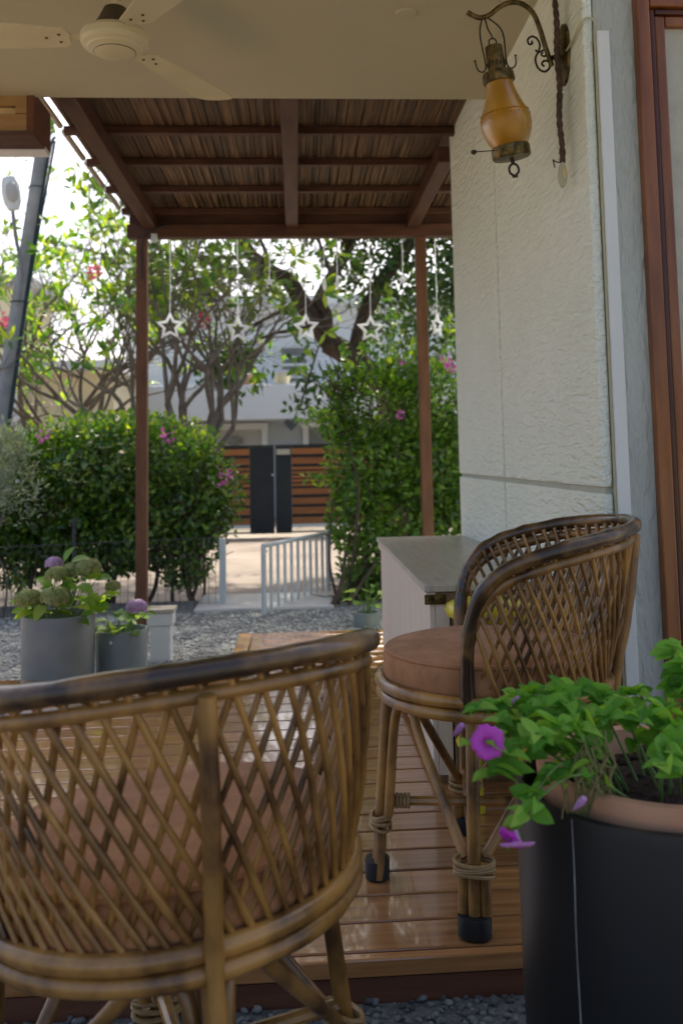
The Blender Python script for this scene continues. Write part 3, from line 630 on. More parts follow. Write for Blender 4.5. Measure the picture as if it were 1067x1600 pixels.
# a withered clump in the middle
for i in range(26):
    e = Vector(at(random.gauss(918, 16), random.gauss(1185, 22), Y=1.33))-PB; b0 = Vector((e.x+random.uniform(-.02, .02), e.y+.03, .005))
    obj('withered_stem', MB().tube(smooth_pts([b0, b0.lerp(e, .5)+Vector((random.uniform(-.02, .02), -.01, .03)), e, e+Vector((random.uniform(-.02, .02), -.01, -.02))], 8), .0012, 4), 'dry', pn)
def petunia_flower(parent, loc, d, s, mat='magenta'):
    mb = MB(); d = Vector(d).normalized(); mt = d.to_track_quat('Z', 'Y').to_matrix()
    mb.lathe([(.10*s, -.9*s), (.14*s, -.6*s), (.24*s, -.3*s), (.45*s, -.08*s), (.8*s, .04*s), (1.02*s, -.06*s), (1.08*s, -.2*s)], 40, c=tuple(loc), mat=mt, lobes=lambda a: .13*abs(math.sin(2.5*a))+.05*math.sin(13*a)-.05)
    fl = obj('flower', mb, mat, parent, sm=True, ang=0)
    obj('throat', MB().lathe([(.001, .0), (.12*s, .015*s), (.2*s, -.06*s)], 14, c=tuple(Vector(loc)+d*.0*s), mat=mt), 'dry', fl, sm=True); return fl
petunia_flower(pn, Vector(at(762, 1160, Y=1.30))-PB, (-.1, -.72, .15), .020)
petunia_flower(pn, Vector(at(808, 1322, Y=1.235))-PB, (.0, -.35, -.9), .020, 'petal_pale')
petunia_flower(pn, Vector(at(795, 1312, Y=1.245))-PB, (-.6, -.4, -.5), .015)
for (pxy, dp) in (((803, 1098), 1.44), ((716, 1140), 1.4), ((905, 1255), 1.3)):
    p = Vector(at(*pxy, Y=dp))-PB; obj('bud', MB().lathe([(.001, -.014), (.003, -.008), (.0055, .004), (.004, .011), (.0005, .014)], 10, c=tuple(p), mat=Euler((.5, .6, 0)).to_matrix()), 'petal_pale', pn, sm=True)
# ================================================================== POTS BY THE POST
def pot(name, label, px0, px1, pyt, yy, zb, mat, flare=.97, tilt=0):
    a, b_ = at(px0, pyt, Y=yy), at(px1, pyt, Y=yy); r_ = (b_.x-a.x)/2; h = (a.z+b_.z)/2-zb
    t = thing(name, label, 'pot', ((a.x+b_.x)/2, yy, zb))
    mt = Matrix.Rotation(tilt, 3, 'Y')
    obj('shell', MB().lathe([(.001, 0), (r_*flare, 0), (r_*flare, .004), (r_, h-.006), (r_-.003, h), (r_-.012, h), (r_-.016, h-.01), (r_-.018, h*.6), (.001, h*.6)], 56), mat, t, sm=True)
    obj('soil', MB().lathe([(.001, h-.05), (r_*.5, h-.045), (r_-.017, h-.055)], 32), 'soil', t, sm=True)
    return t, Vector(((a.x+b_.x)/2, yy, zb+h)), r_
big, bt, br_ = pot('tall_planter', 'tall grey cylindrical planter filled with green hydrangea heads', 35, 149, 958, 4.78, -.088, 'zinc')
sml, stp, sr_ = pot('round_planter', 'blue grey round planter with one mauve hydrangea head', 149, 232, 982, 4.98, -.088, 'zinc2', .95)
obj('rim_chip', MB().lathe([(.001, -.009), (.008, -.004), (.01, .002), (.001, .009)], 10, c=(-.03, -sr_*.985, .205), mat=Matrix.Rotation(R(80), 3, 'Y')), 'white_paint', sml, sm=True)
hl = [leaf_mesh('hydrangea_leaf_mesh', 'hyd_leaf', w, c, f) for w, c, f in ((.62, .4, .25), (.7, .2, .3))]
def floret_head(parent, c, r_, mat, n=190):
    r = np.random.default_rng(int(abs(c[0]*9999))+3); d = norm(r.normal(size=(n, 3))); d[:, 2] = np.where(d[:, 2] < -.3, -d[:, 2], d[:, 2])
    r_ *= 1.25; P = np.array(c)+d*r_*np.array([1, 1, .78]); V = []; F = []
    for p, nn in zip(P, d):
        nn = Vector(nn); a = nn.orthogonal().normalized(); b_ = nn.cross(a); s = r_*r.uniform(.22, .32); ph = r.uniform(0, 1.6); n0 = len(V); p = Vector(p)
        for q in range(4):
            an = ph+q*math.pi/2; dr = a*math.cos(an)+b_*math.sin(an); sd = nn.cross(dr)
            V += [tuple(p), tuple(p+dr*s*.55+sd*s*.38+nn*s*.12), tuple(p+dr*s+nn*s*.02), tuple(p+dr*s*.55-sd*s*.38+nn*s*.12)]; F.append((n0+q*4, n0+q*4+1, n0+q*4+2, n0+q*4+3))
    return quick('flower_head', V, F, mat, parent)
def hydrangea(label, top, r_, heads, leaves):
    t = thing('hydrangea', label, 'plant', top-Vector((0, 0, .05))); K = top-Vector((0, 0, .05))
    for (pxy, yy, rr, mt) in heads:
        c = Vector(at(*pxy, Y=yy))-K; b0 = Vector((max(-r_*.6, min(r_*.6, c.x*.4)), c.y*.3, 0)); stem(t, [b0, b0.lerp(c, .5)+Vector((0, 0, .02)), c], .004, 'stem')
        floret_head(t, tuple(c), rr, mt)
        for k in range(4):
            a = random.uniform(0, 6.283); put('leaf', random.choice(hl), t, b0.lerp(c, random.uniform(.4, .9)), (math.cos(a), math.sin(a), random.uniform(-.2, .3)), (random.gauss(0, .3), random.gauss(-.2, .3), 1), random.uniform(.06, .095))
    for k in range(16):
        a = random.uniform(0, 6.283); e = Vector((r_*.8*math.cos(a), r_*.8*math.sin(a), random.uniform(.03, .14))); b0 = e*.4; b0.z = 0
        stem(t, [b0, b0.lerp(e, .6)+Vector((0, 0, .02)), e], .0028)
        put('leaf', random.choice(hl), t, e, (math.cos(a), math.sin(a), random.uniform(-.3, .5)), (random.gauss(0, .3), random.gauss(-.4, .3), 1), random.uniform(.07, .11))
    for (pxy, yy, dr, s) in leaves:
        c = Vector(at(*pxy, Y=yy))-K; b0 = Vector((c.x*.5, c.y*.4, 0)); stem(t, [b0, b0.lerp(c, .6)+Vector((0, 0, .01)), c], .003, 'stem')
        put('leaf', random.choice(hl), t, c, dr, (random.gauss(0, .3), -.35, 1), s)
    return t
random.seed(5)
hydrangea('hydrangea with fading green flower heads in the tall grey planter', bt, br_,
    [((45, 938), 4.70, .050, 'hyd_green'), ((88, 935), 4.66, .055, 'hyd_green'), ((90, 900), 4.76, .045, 'hyd_green'), ((112, 893), 4.82, .042, 'hyd_green'), ((138, 889), 4.80, .05, 'hyd_green'), ((177, 917), 4.80, .030, 'hyd_green'), ((85, 881), 4.86, .034, 'hyd_pink')],
    [((100, 905), 4.75, (.5, -.5, .2), .09), ((120, 915), 4.7, (.7, -.3, -.2), .10), ((135, 905), 4.8, (.9, 0, .2), .10), ((150, 905), 4.75, (.9, -.3, .1), .09), ((100, 880), 4.85, (.5, 0, .9), .10), ((110, 880), 4.85, (.9, 0, .35), .10), ((70, 945), 4.66, (-.3, -.6, -.6), .09), ((60, 950), 4.7, (-.8, -.3, -.4), .08), ((110, 935), 4.7, (.2, -.8, -.1), .09), ((95, 945), 4.66, (.4, -.8, 0), .08), ((130, 935), 4.72, (.6, -.5, -.2), .09), ((120, 925), 4.85, (-.5, 0, .5), .09), ((80, 915), 4.8, (-.7, .2, .4), .09)])
hydrangea('hydrangea with one mauve flower head in the blue grey planter', stp, sr_,
    [((214, 950), 4.93, .042, 'hyd_pink')],
    [((160, 945), 4.9, (-.1, -.6, .5), .11), ((185, 965), 4.9, (.8, -.4, .1), .10), ((170, 970), 4.88, (-.6, -.5, .1), .09), ((195, 975), 4.9, (.5, -.7, .0), .08), ((228, 958), 4.95, (.9, -.1, -.1), .06), ((178, 978), 4.88, (.0, -.8, .2), .08), ((205, 970), 5.0, (.4, .5, .4), .08), ((165, 985), 4.88, (-.7, -.4, .0), .07)])
wb = thing('box_pedestal', 'square white pedestal with weathered grey wooden cap by the post', 'pedestal', (-.752, 5.42, -.09))
obj('shaft', MB().box((-.055, -.055, 0), (.055, .055, .195)), 'white_paint', wb, bevel=.004)
obj('neck', MB().box((-.068, -.068, .197), (.068, .068, .262)), 'white_paint', wb, bevel=.004)
obj('cap', MB().box((-.076, -.076, .264), (.076, .076, .286)), 'grey_top', wb, bevel=.004)
gp, gt, gr = pot('small_planter', 'small grey planter behind the whitewashed cabinet', 552, 594, 956, 6.25, -.088, 'zinc2')
random.seed(9)
sp = thing('potted_shrub', 'broad leaved plant growing in the small grey planter', 'plant', gt-Vector((0, 0, .05)))
for i in range(16):
    a = random.uniform(0, 6.283); e = Vector((.09*math.cos(a), .09*math.sin(a), random.uniform(.08, .2))); stem(sp, [(0, 0, 0), e*.5+Vector((0, 0, .03)), e], .003)
    put('leaf', random.choice(hl), sp, e, (math.cos(a), math.sin(a), .1), (0, -.3, 1), random.uniform(.07, .11))
# ================================================================== GARDEN GATE AND MESH FENCE
gt_ = thing('garden_gate', 'pale blue grey tubular garden gate standing ajar', 'gate', (-.245, 6.88, -.09))
g0, g1 = Vector((-.245, 6.85, 0)), Vector((.235, 7.85, 0)); Kg = Vector((-.245, 6.88, -.09)); zt0, zb0 = .385, -.155
def gp_(t, z): p = g0.lerp(g1, t); return Vector((p.x, p.y, z))-Kg
for z, n_ in ((zt0, 'top_rail'), (zb0+.03, 'bottom_rail')): obj(n_, MB().tube([gp_(-.005, z), gp_(1, z)], .016, 8), 'galv', gt_, sm=True)
obj('end_stile', MB().tube([gp_(0, zb0-.01), gp_(0, zt0+.005)], .018, 8), 'galv', gt_, sm=True)
obj('hinge_stile', MB().tube([gp_(1, zb0-.03), gp_(1, zt0+.02)], .018, 8), 'galv', gt_, sm=True)
for i in range(1, 10): obj('bar', MB().tube([gp_(i/10, zb0+.03), gp_(i/10, zt0)], .0115, 8), 'galv', gt_, sm=True)
obj('latch', MB().tube([gp_(-.02, zt0-.04), gp_(.04, zt0-.04)], .008, 6), 'galv', gt_, sm=True)
fn = thing('mesh_fence', 'dark wire mesh fence with white end post in front of the hedge', 'fence', (-.56, 7.25, -.09))
Kf = Vector((-.56, 7.25, -.09)); f0, f1 = Vector((-.56, 7.25, 0)), Vector((-3.4, 6.55, 0))
obj('end_post', MB().box((-.024, -.024, -.2), (.024, .024, .50)), 'galv', fn, bevel=.004)
obj('top_wire', MB().tube([f0-Kf+Vector((0, 0, .42)), f1-Kf+Vector((0, 0, .42))], .003, 5), 'wire', fn)
wm = MB(); n = 56
for i in range(n+1):
    p = f0.lerp(f1, i/n)-Kf; wm.tube([p+Vector((0, 0, -.12)), p+Vector((0, 0, .42))], .0021, 4, cap=False)
for z in (-.05, .06, .17, .28, .38): wm.tube([f0-Kf+Vector((0, 0, z)), f1-Kf+Vector((0, 0, z))], .0012, 4, cap=False)
tag(obj('wire_mesh', wm, 'wire', fn), kind='stuff')
for t in (.36, .72): p = f0.lerp(f1, t)-Kf; obj('stake', MB().tube([p+Vector((0, 0, -.2)), p+Vector((0, 0, .6))], .012, 7), 'wire', fn, sm=True)
# ================================================================== STREET GATE AND HOUSES
YG = 15.9
sg = thing('street_gate', 'black steel double gate with orange brown wooden slats across the road', 'gate', (-.35, YG, -.27))
Ks = Vector((-.35, YG, -.27)); zpx = lambda c: at(440, 560+c/4.446, Y=YG).z
def sb(x0, x1, z0, z1, y0=-.03, y1=.03): return MB().box((x0-Ks.x, y0, z0-Ks.z), (x1-Ks.x, y1, z1-Ks.z))
ztop = zpx(600); xs = at(429, 700, Y=YG).x
bands = [(625, 668), (690, 735), (755, 775), (785, 805), (815, 832), (842, 860), (870, 890), (905, 948), (970, 1015), (1035, 1082), (1105, 1148)]
for (nm, xa, xb, pa, pb) in (('leaf_left', -2.6, xs-.012, at(390, 700, Y=YG).x, xs-.012), ('leaf_right', xs+.012, 1.5, xs+.012, at(455, 700, Y=YG).x)):
    lf = obj('leaf_frame', sb(xa, xb, ztop-.03, ztop, -.035, .035), 'gate_black', sg)
    obj('plain_panel', sb(pa, pb, zpx(1215), ztop-.032), 'gate_black', sg, bevel=.004)
    s0, s1 = (xa, pa-.004) if nm == 'leaf_left' else (pb+.004, xb)
    obj('backing_sheet', sb(s0, s1, zpx(1150), ztop-.032, .0, .012), 'gate_black', sg)
    for (a, b_) in bands: obj('slat', sb(s0, s1, zpx(b_), zpx(a), -.03, -.002), 'gate_slat', sg, bevel=.004)
    obj('kick_bar', sb(s0, s1, zpx(1172), zpx(1154), -.04, .0), 'house', sg, bevel=.004)
    obj('bottom_bar', sb(s0, s1, zpx(1212), zpx(1200), -.03, .03), 'gate_black', sg)
obj('name_plate', sb(xs+.03, at(454, 700, Y=YG).x-.01, zpx(668), zpx(630), -.036, -.0305), 'label_plate', sg)
obj('lock', sb(xs-.05, xs-.02, zpx(815), zpx(800), -.05, -.031), 'galv', sg, bevel=.003)
struct('kerb_ramp', MB().box((-9, 15.5, -.4), (9, 16.3, zpx(1245)-.02)), 'concrete', bevel=.03)
hs = thing('white_house', 'white two storey house with balcony behind the slatted gate', 'house', (-1, 22, -.3))
Kh = Vector((-1, 22, -.3))
def hb_(a, b): return MB().box(tuple(Vector(a)-Kh), tuple(Vector(b)-Kh))
zl = at(440, 655, Y=21).z; zu = at(440, 600, Y=21).z
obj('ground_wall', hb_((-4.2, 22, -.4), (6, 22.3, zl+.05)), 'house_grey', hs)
sl_ = obj('balcony_slab', hb_((-4.2, 21, zl), (6, 24, zu)), 'house', hs, bevel=.02)
obj('upper_wall', hb_((-4.2, 24.01, zu-.2), (6, 24.3, 4.75)), 'house', hs)
obj('parapet', hb_((-4.4, 23.3, 4.75), (6.2, 24.6, 4.95)), 'house', hs)
def win(x0, x1, z0, z1, yw, fr=.12, glass='glass', n=0):
    wn = obj('window', hb_((x0, yw-.03, z0), (x1, yw-.005, z1)), glass, hs)
    obj('frame', hb_((x0-fr, yw-.08, z1), (x1+fr, yw-.002, z1+fr)).box(tuple(Vector((x0-fr, yw-.08, z0))-Kh), tuple(Vector((x0, yw-.002, z1))-Kh)).box(tuple(Vector((x1, yw-.08, z0))-Kh), tuple(Vector((x1+fr, yw-.002, z1))-Kh)), 'house', wn)
    return wn
gx = lambda p, yy=22: at(p, 680, Y=yy).x
win(gx(307), gx(409), .3, at(400, 671, Y=22).z, 22, .14, 'blind')
win(gx(482), gx(530), .3, at(490, 668, Y=22).z, 22, .13, 'glass')
for px_ in (362, 440): 
    wq = win(at(px_, 570, Y=24).x, at(px_+40, 570, Y=24).x, 2.7, at(px_, 543, Y=24).z, 24, .06, 'glass')
    for k in range(5): obj('shutter_slat', hb_((at(px_, 570, Y=24).x, 23.93, 2.8+.16*k), (at(px_+40, 570, Y=24).x, 23.95, 2.85+.16*k)), 'house', wq)
rl_ = obj('railing', hb_((-4.2, 21.06, zu+.80), (6, 21.10, zu+.84)), 'galv', hs)
for z in (.2, .4, .6): obj('rail', hb_((-4.2, 21.07, zu+z), (6, 21.09, zu+z+.022)), 'galv', rl_)
for i in range(12): obj('baluster', hb_((-4.1+.9*i, 21.065, zu), (-4.06+.9*i, 21.095, zu+.8)), 'galv', rl_)
def heart(px_, lab):
    c = at(px_, 664, Y=20.95); pol = []
    for i in range(28):
        t = 2*math.pi*i/28; pol.append((.0092*1.0*16*math.sin(t)**3, .0095*(13*math.cos(t)-5*math.cos(2*t)-2*math.cos(3*t)-math.cos(4*t))))
    o = obj('heart_ornament', MB().prism(pol, lambda u, v, d: (u, d, v), -.02, .02), 'heart'); o.location = (c.x, 20.975, zl-.0-.115); tag(o, lab, 'ornament', 'heart ornaments under the balcony')
heart(337, 'dark heart ornament under the balcony above the wide garage window'); heart(455, 'dark heart ornament under the balcony between the two house windows')
c = at(367, 689, Y=21.9); tag(obj('plaque', MB().prism([(.16*math.cos(j*.3927)*(1.25 if j % 2 else 1), .10*math.sin(j*.3927)*(1.2 if j % 2 else 1)) for j in range(16)], lambda u, v, d: (u+c.x, d+c.y, v+c.z), -.03, .03), 'plaque'), 'small scalloped grey plaque on the wide window of the white house', 'plaque')
for (px_, mt, lab, sz) in ((387, 'terracotta', 'terracotta pot with yellow green plant on the balcony', .16), (440, 'cream', 'wide cream pot on the balcony', .22)):
    c = at(px_, 597, Y=21.3); t = thing('balcony_pot', lab, 'pot', (c.x, 21.3, zu))
    obj('shell', MB().lathe([(.001, 0), (sz*.7, 0), (sz, .24), (sz*1.05, .26), (sz*.9, .26), (.001, .2)], 20), mt, t, sm=True)
    if mt == 'terracotta':
        P = rng.normal(0, 1, (90, 3))*np.array([.13, .1, .17])+np.array([0, 0, .5]); leaf_cloud('foliage', P, rng.normal(size=(90, 3)), rng.normal(size=(90, 3)), np.full(90, .13), np.full(90, .06), 'plum_leaf', t)
# cream house at the left
chs = thing('cream_house', 'cream house with deep white eave behind the leaning pole', 'house', (-6.5, 19, -.3))
Kc = Vector((-6.5, 19, -.3))
def cb_(a, b): return MB().box(tuple(Vector(a)-Kc), tuple(Vector(b)-Kc))
xc = at(40, 620, Y=18).x; ze = at(60, 578, Y=17.4).z
obj('side_wall', cb_((xc+.03, 18.03, -.4), (xc+1.6, 21, ze)), 'cream', chs)
obj('front_wall', cb_((-14, 18, -.4), (xc, 21, ze)), 'white_paint', chs)
obj('corner_trim', cb_((xc-.06, 17.97, -.4), (xc+.05, 18.06, ze-.01)), 'white_paint', chs)
obj('eave', cb_((-14, 17.3, ze), (xc+1.75, 21.4, ze+.16)), 'white_paint', chs, bevel=.01)
obj('upper_wall', cb_((-14, 20, ze+.16), (xc-.8, 23, 4.6)), 'cream', chs)
obj('upper_roof', cb_((-14, 19.6, 4.6), (xc-.4, 23.4, 4.8)), 'plaque', chs)
# leaning street pole with lamp
p0, p1 = at(-18, 780, Y=9.2), at(73, 192, Y=9.2); p0 = p0+(p0-p1)*(.0); p0 = p0.lerp(p1, -(p0.z+.35)/(p1.z-p0.z))
sp_ = thing('street_pole', 'leaning grey street pole with cables strapped along it', 'pole', p0)
obj('shaft', MB().tube([(0, 0, -.1), p1-p0], [.085, .062], 14), 'pole', sp_, sm=True)
obj('pole_cap', MB().tube([(p1-p0)*.985, (p1-p0)*1.0+Vector((.004, 0, .01))], .072, 12), 'pole', sp_, sm=True)
for k, dx in enumerate((.085, .105)):
    obj('cable', MB().tube(smooth_pts([Vector((dx, -.03, 0)), (p1-p0)*.3+Vector((dx, -.03, 0)), (p1-p0)*.65+Vector((dx*.8, -.03, .0)), (p1-p0)*.93+Vector((.08+.03*k, -.02, 0)), (p1-p0)*.97+Vector((.10, 0, -.05*k))], 20), .014, 6), 'cable', sp_, sm=True)
for t in (.35, .62, .86): c = (p1-p0)*t; obj('strap', MB().tube([c+Vector((.088*math.cos(j*.524)+.012, .088*math.sin(j*.524), 0)) for j in range(12)], .006, 5, closed=True), 'cable', sp_, sm=True)
la = at(32, 430, Y=9.1)-p0; lb = at(20, 325, Y=8.9)-p0
lm = obj('lamp_arm', MB().tube(smooth_pts([(p1-p0)*.50, la, la.lerp(lb, .6), lb], 14), .018, 8), 'pole', sp_, sm=True)
obj('lamp_head', MB().lathe([(.001, -.17), (.05, -.16), (.078, -.09), (.085, 0), (.078, .09), (.055, .155), (.001, .17)], 24, c=tuple(at(18, 302, Y=8.85)-p0), mat=Matrix.Rotation(R(-10), 3, 'Y') @ Matrix.Diagonal((1, .6, 1))), 'white_paint', lm, sm=True)
obj('lamp_lens', MB().lathe([(.001, -.10), (.045, -.07), (.055, 0), (.045, .07), (.001, .10)], 20, c=tuple(at(19, 300, Y=8.80)-p0), mat=Matrix.Rotation(R(-10), 3, 'Y') @ Matrix.Diagonal((1, .5, 1))), 'blind', lm, sm=True)
# ================================================================== STAR LIGHTS
def star_poly(ro, ri, rot=0): return [((ro if i % 2 == 0 else ri)*math.sin(i*math.pi/5+rot), (ro if i % 2 == 0 else ri)*math.cos(i*math.pi/5+rot)) for i in range(10)]
def star(px_, py_, rp, solid, yaw, label, rot=0, group='hanging star lights'):
    c = at(px_, py_, Y=6.45); ro = rp*6.45/FPX; t = thing('hanging_star', label, 'star light', c, R(yaw), group)
    if solid: obj('star_body', MB().prism(star_poly(ro, ro*.45, rot), lambda u, v, d: (u, d, v), -.006, .006), 'star', t, bevel=.002)
    else:
        a, b_ = star_poly(ro, ro*.5, rot), star_poly(ro*.62, ro*.30, rot); mb = MB()
        for d0, d1 in ((-.007, .007),):
            n = 0; mb.v = [(u, d0, v) for u, v in a]+[(u, d0, v) for u, v in b_]+[(u, d1, v) for u, v in a]+[(u, d1, v) for u, v in b_]
            for i in range(10):
                j = (i+1) % 10; mb.f += [(i, 10+i, 10+j, j), (20+i, 20+j, 30+j, 30+i), (i, j, 20+j, 20+i), (10+i, 30+i, 30+j, 10+j)]
        obj('star_outline', mb, 'star', t)
    zt_ = 2.478-c.z; obj('string', MB().tube([(0, 0, ro*.95), (.003, 0, zt_*.5), (0, 0, zt_)], .0032, 5), 'star', t)
    for k in range(2): obj('bulb', MB().lathe([(.001, -.011), (.006, -.004), (.005, .006), (.001, .011)], 8, c=(.008, 0, ro+(zt_-ro)*(.3+.35*k))), 'star', t, sm=True)
    return t
LS = 'white star light strung from the pergola beam, '
star(266, 510, 23, False, 0, LS+'nearest the left post')
star(372, 515, 22, False, 35, LS+'second outline star from the left post')
star(478, 512, 23, False, -25, LS+'outline star before the dark trunk')
star(579, 514, 23, False, 8, LS+'outline star before the climbing hedge')
star(683, 508, 19, False, 52, LS+'between the right post and the wall')
star(421, 440, 9, True, 20, 'small solid white star light hanging before the forked trunk', 0)
star(629, 438, 9, True, -10, 'small solid white star light hanging left of the right post', 0)
for (px_, py_, lab) in ((527, 438, 'clear drop shaped bulb hanging from the pergola beam'), (507, 442, 'small drop bulb beside the clear one under the beam')):
    c = at(px_, py_, Y=6.45); t = thing('drop_bulb', lab, 'bulb', c, 0, 'hanging drop bulbs')
    obj('glass', MB().lathe([(.001, -.055), (.010, -.045), (.014, -.025), (.011, 0), (.006, .03), (.001, .05)], 14), 'star', t, sm=True); obj('string', MB().tube([(0, 0, .04), (0, 0, 2.478-c.z)], .003, 5), 'star', t)
# ================================================================== GREENERY
def limbs(mb, p, d, r_, lvl, maxl, ln, rs, tips, spread=.55, up=.25, kids=(2, 3), shrink=.72, lshrink=.8, k=7):
    n = 5; pts = [p]; rad = [r_]; cur = p; dr = d.normalized()
    for i in range(n):
        dr = (dr+Vector((rs.gauss(0, .10), rs.gauss(0, .10), rs.gauss(0, .08)+up*.10))).normalized(); cur = cur+dr*ln/n; pts.append(cur); rad.append(r_*(1-(1-shrink)*(i+1)/n))
    mb.tube(pts, rad, max(4, k-lvl), cap=False)
    if lvl >= maxl: tips.append((cur, dr)); return
    for i in range(rs.choice(kids)):
        ax = dr.orthogonal().normalized(); ax.rotate(Matrix.Rotation(rs.uniform(0, 6.283), 3, dr)); nd = (dr+ax*rs.uniform(.6, 1.3)*spread+Vector((0, 0, up*.5))).normalized()
        limbs(mb, cur, nd, r_*shrink*rs.uniform(.75, 1), lvl+1, maxl, ln*lshrink*rs.uniform(.8, 1.15), rs, tips, spread, up, kids, shrink, lshrink, k)
# frangipani behind the hedge
def frangipani(px_, yy, seed, label, limbs_, sc_=1.0):
    rs = random.Random(seed); fb = at(px_, 760, Y=yy); fb.z = -.3
    fr = thing('frangipani_tree', label, 'tree', fb, 0, 'frangipani trees behind the hedge'); mb = MB(); tips = []
    mb.tube([(0, 0, -.1), (0, 0, .6), (.02, 0, 1.15)], [.13, .10, .09], 10)
    for (dx, dy, dz, ln0, r0) in limbs_:
        limbs(mb, Vector((.02+dx*.05, dy*.05, 1.12)), Vector((dx, dy, dz)), r0*.72, 0, 6, ln0*sc_, rs, tips, .68, .17, (2, 2, 2, 3), .70, .84)
    obj('trunk', mb, 'bark', fr, sm=True, ang=0)
    P, D, Nn, Ls = [], [], [], []
    for (tp, td) in tips:
        if rs.random() < .3: continue
        for k in range(rs.choice((3, 4, 5))):
            a = rs.uniform(0, 6.283); o_ = td.orthogonal().normalized(); o_.rotate(Matrix.Rotation(a, 3, td)); d = (o_+td*rs.uniform(.2, .9)).normalized()
            P.append(tp); D.append(d); Nn.append((td+Vector((0, 0, .6))-d*.3)); Ls.append(rs.uniform(.09, .17))
    leaf_cloud('crown', np.array(P), np.array(D), np.array(Nn), np.array(Ls), np.array(Ls)*.36, 'plum_leaf', fr)
    print('frangipani tips', len(tips)); return fr, fb
LB = ((-.85, -.1, .75, .8, .075), (-.35, .2, 1, .8, .07), (.25, -.2, 1, .75, .07), (.5, .1, 1, .78, .07), (-.1, -.5, .9, .7, .06), (.6, -.2, .95, .7, .055), (-1.15, .1, .5, .9, .075), (-.9, .4, .95, .9, .07), (.35, .4, 1.1, .9, .07), (-.5, -.4, 1.1, .9, .07))
frangipani(90, 11.6, 31, 'frangipani tree spreading beside the leaning street pole', LB[:9], .95)
fr, fb = frangipani(300, 10.2, 12, 'spreading frangipani tree rising behind the left pergola post', LB, .93)
for (pxy) in ((148, 425), (5, 503), (320, 500)):
    c = Vector(at(*pxy, Y=9.6))-fb; q = rng.normal(0, 1, (40, 3)); leaf_cloud('blossom', np.array(c)+q*.025, q+rng.normal(0, .4, (40, 3)), rng.normal(size=(40, 3)), np.full(40, .045), np.full(40, .03), 'pink_hot', fr)
# large dark tree at the right
tb = at(610, 640, Y=12.0); tb.z = -.3
tr = thing('shade_tree', 'big dark leaved shade tree with crooked trunk leaning left', 'tree', tb)
mb = MB(); J = lambda x, y, yy=12.0: at(x, y, Y=yy)-tb
mb.tube(smooth_pts([(.15, 0, -.1), J(612, 640), J(585, 595), J(545, 555), J(510, 535)], 18), [.20-.06*i/18 for i in range(19)], 10)
mb.tube(smooth_pts([J(520, 542), J(497, 510), J(470, 470), J(452, 440), J(425, 425), J(395, 400), J(375, 370), J(350, 340)], 24), [.135-.075*i/24 for i in range(25)], 9)
mb.tube(smooth_pts([J(508, 520), J(508, 490), J(498, 470), J(520, 430), J(545, 390), J(560, 330)], 20), [.10-.05*i/20 for i in range(21)], 9)
mb.tube(smooth_pts([J(560, 565), J(562, 520), J(590, 450), J(640, 380), J(690, 300)], 20), [.12-.05*i/20 for i in range(21)], 9)
mb.tube(smooth_pts([J(440, 432), J(405, 435), J(360, 420), J(320, 425)], 12), [.05-.03*i/12 for i in range(13)], 7)
tt = []
rs = random.Random(4)
for (x, y, dx, dz) in ((375, 370, -1, .6), (395, 400, -1, -.1), (350, 340, -.4, 1), (545, 390, .2, 1), (690, 300, .6, .6), (640, 380, .7, 0), (470, 470, -1, -.35), (452, 440, -.8, .2), (497, 510, -1, -.1), (425, 425, -.3, 1), (520, 430, -.4, .8)):
    limbs(mb, J(x, y), Vector((dx, rs.uniform(-.5, .5), dz)), .035, 0, 3, .55, rs, tt, .6, .05, (2, 3), .62, .8, 6)
for (a_, b_, c_) in (((545, 390), (0, 10.8, 5.2), (-.9, 9.6, 5.3)), ((560, 330), (.8, 10.6, 5.0), (.5, 9.0, 4.9)), ((690, 300), (1.8, 11.2, 5.2), (2, 10, 5.4)), ((350, 340), (-.6, 11.6, 5.4), (-.4, 11.2, 6.2))):
    mb.tube(smooth_pts([J(*a_), Vector(b_)-tb, Vector(c_)-tb], 12), [.06-.035*i/12 for i in range(13)], 7)
obj('trunk', mb, 'bark_dark', tr, sm=True, ang=0)
T0 = np.array(tb)
ells = []
for (x, y, yy, sx, sy, sz) in ((640, 450, 12, .75, .8, .65), (560, 420, 12.3, .5, .6, .5), (690, 380, 12, .8, .9, .8), (600, 330, 12, .9, .9, .6), (700, 520, 12.4, .6, .7, .55), (620, 520, 12.5, .5, .5, .4), (740, 450, 12, .8, .8, .9), (520, 330, 12, .9, .9, .5), (430, 310, 12, .9, .9, .45), (640, 220, 12, 1.3, 1.3, .7), (480, 200, 12, 1.4, 1.3, .7), (800, 300, 12, 1.2, 1.2, 1.1), (350, 250, 12, .8, .9, .5)):
    c = np.array(at(x, y, Y=yy))-T0; ells.append((*c, sx, sy, sz))
ells += [(c_[0]-T0[0], c_[1]-T0[1], c_[2]-T0[2], *c_[3:]) for c_ in ((-1.2, 10.2, 5.6, 1.3, 1.2, .6), (.6, 9.6, 5.2, 1.3, 1.2, .6), (2.0, 10.4, 5.4, 1.3, 1.3, .7), (-.3, 11.5, 6.2, 1.6, 1.4, .7), (1.6, 12.3, 6.6, 1.8, 1.6, .8), (.4, 8.4, 4.7, 1.0, .9, .45), (-.9, 8.9, 4.9, .9, .8, .4))]
P, Nn = blob_points(ells, 24000, 5, .25, .25)
n = len(P); D = norm(Nn*.5+rng.normal(0, .8, (n, 3))+np.array([0, 0, -.4])); leaf_cloud('crown', P, D, Nn+rng.normal(0, .6, (n, 3))+np.array([0, 0, .5]), rng.uniform(.08, .15, n), rng.uniform(.035, .06, n), 'tree_leaf', tr)
P = []; 
for (tp, td) in tt:
    for k in range(14): P.append(np.array(tp)-np.array(td)*rs.uniform(0, .35)+rng.normal(0, .09, 3))
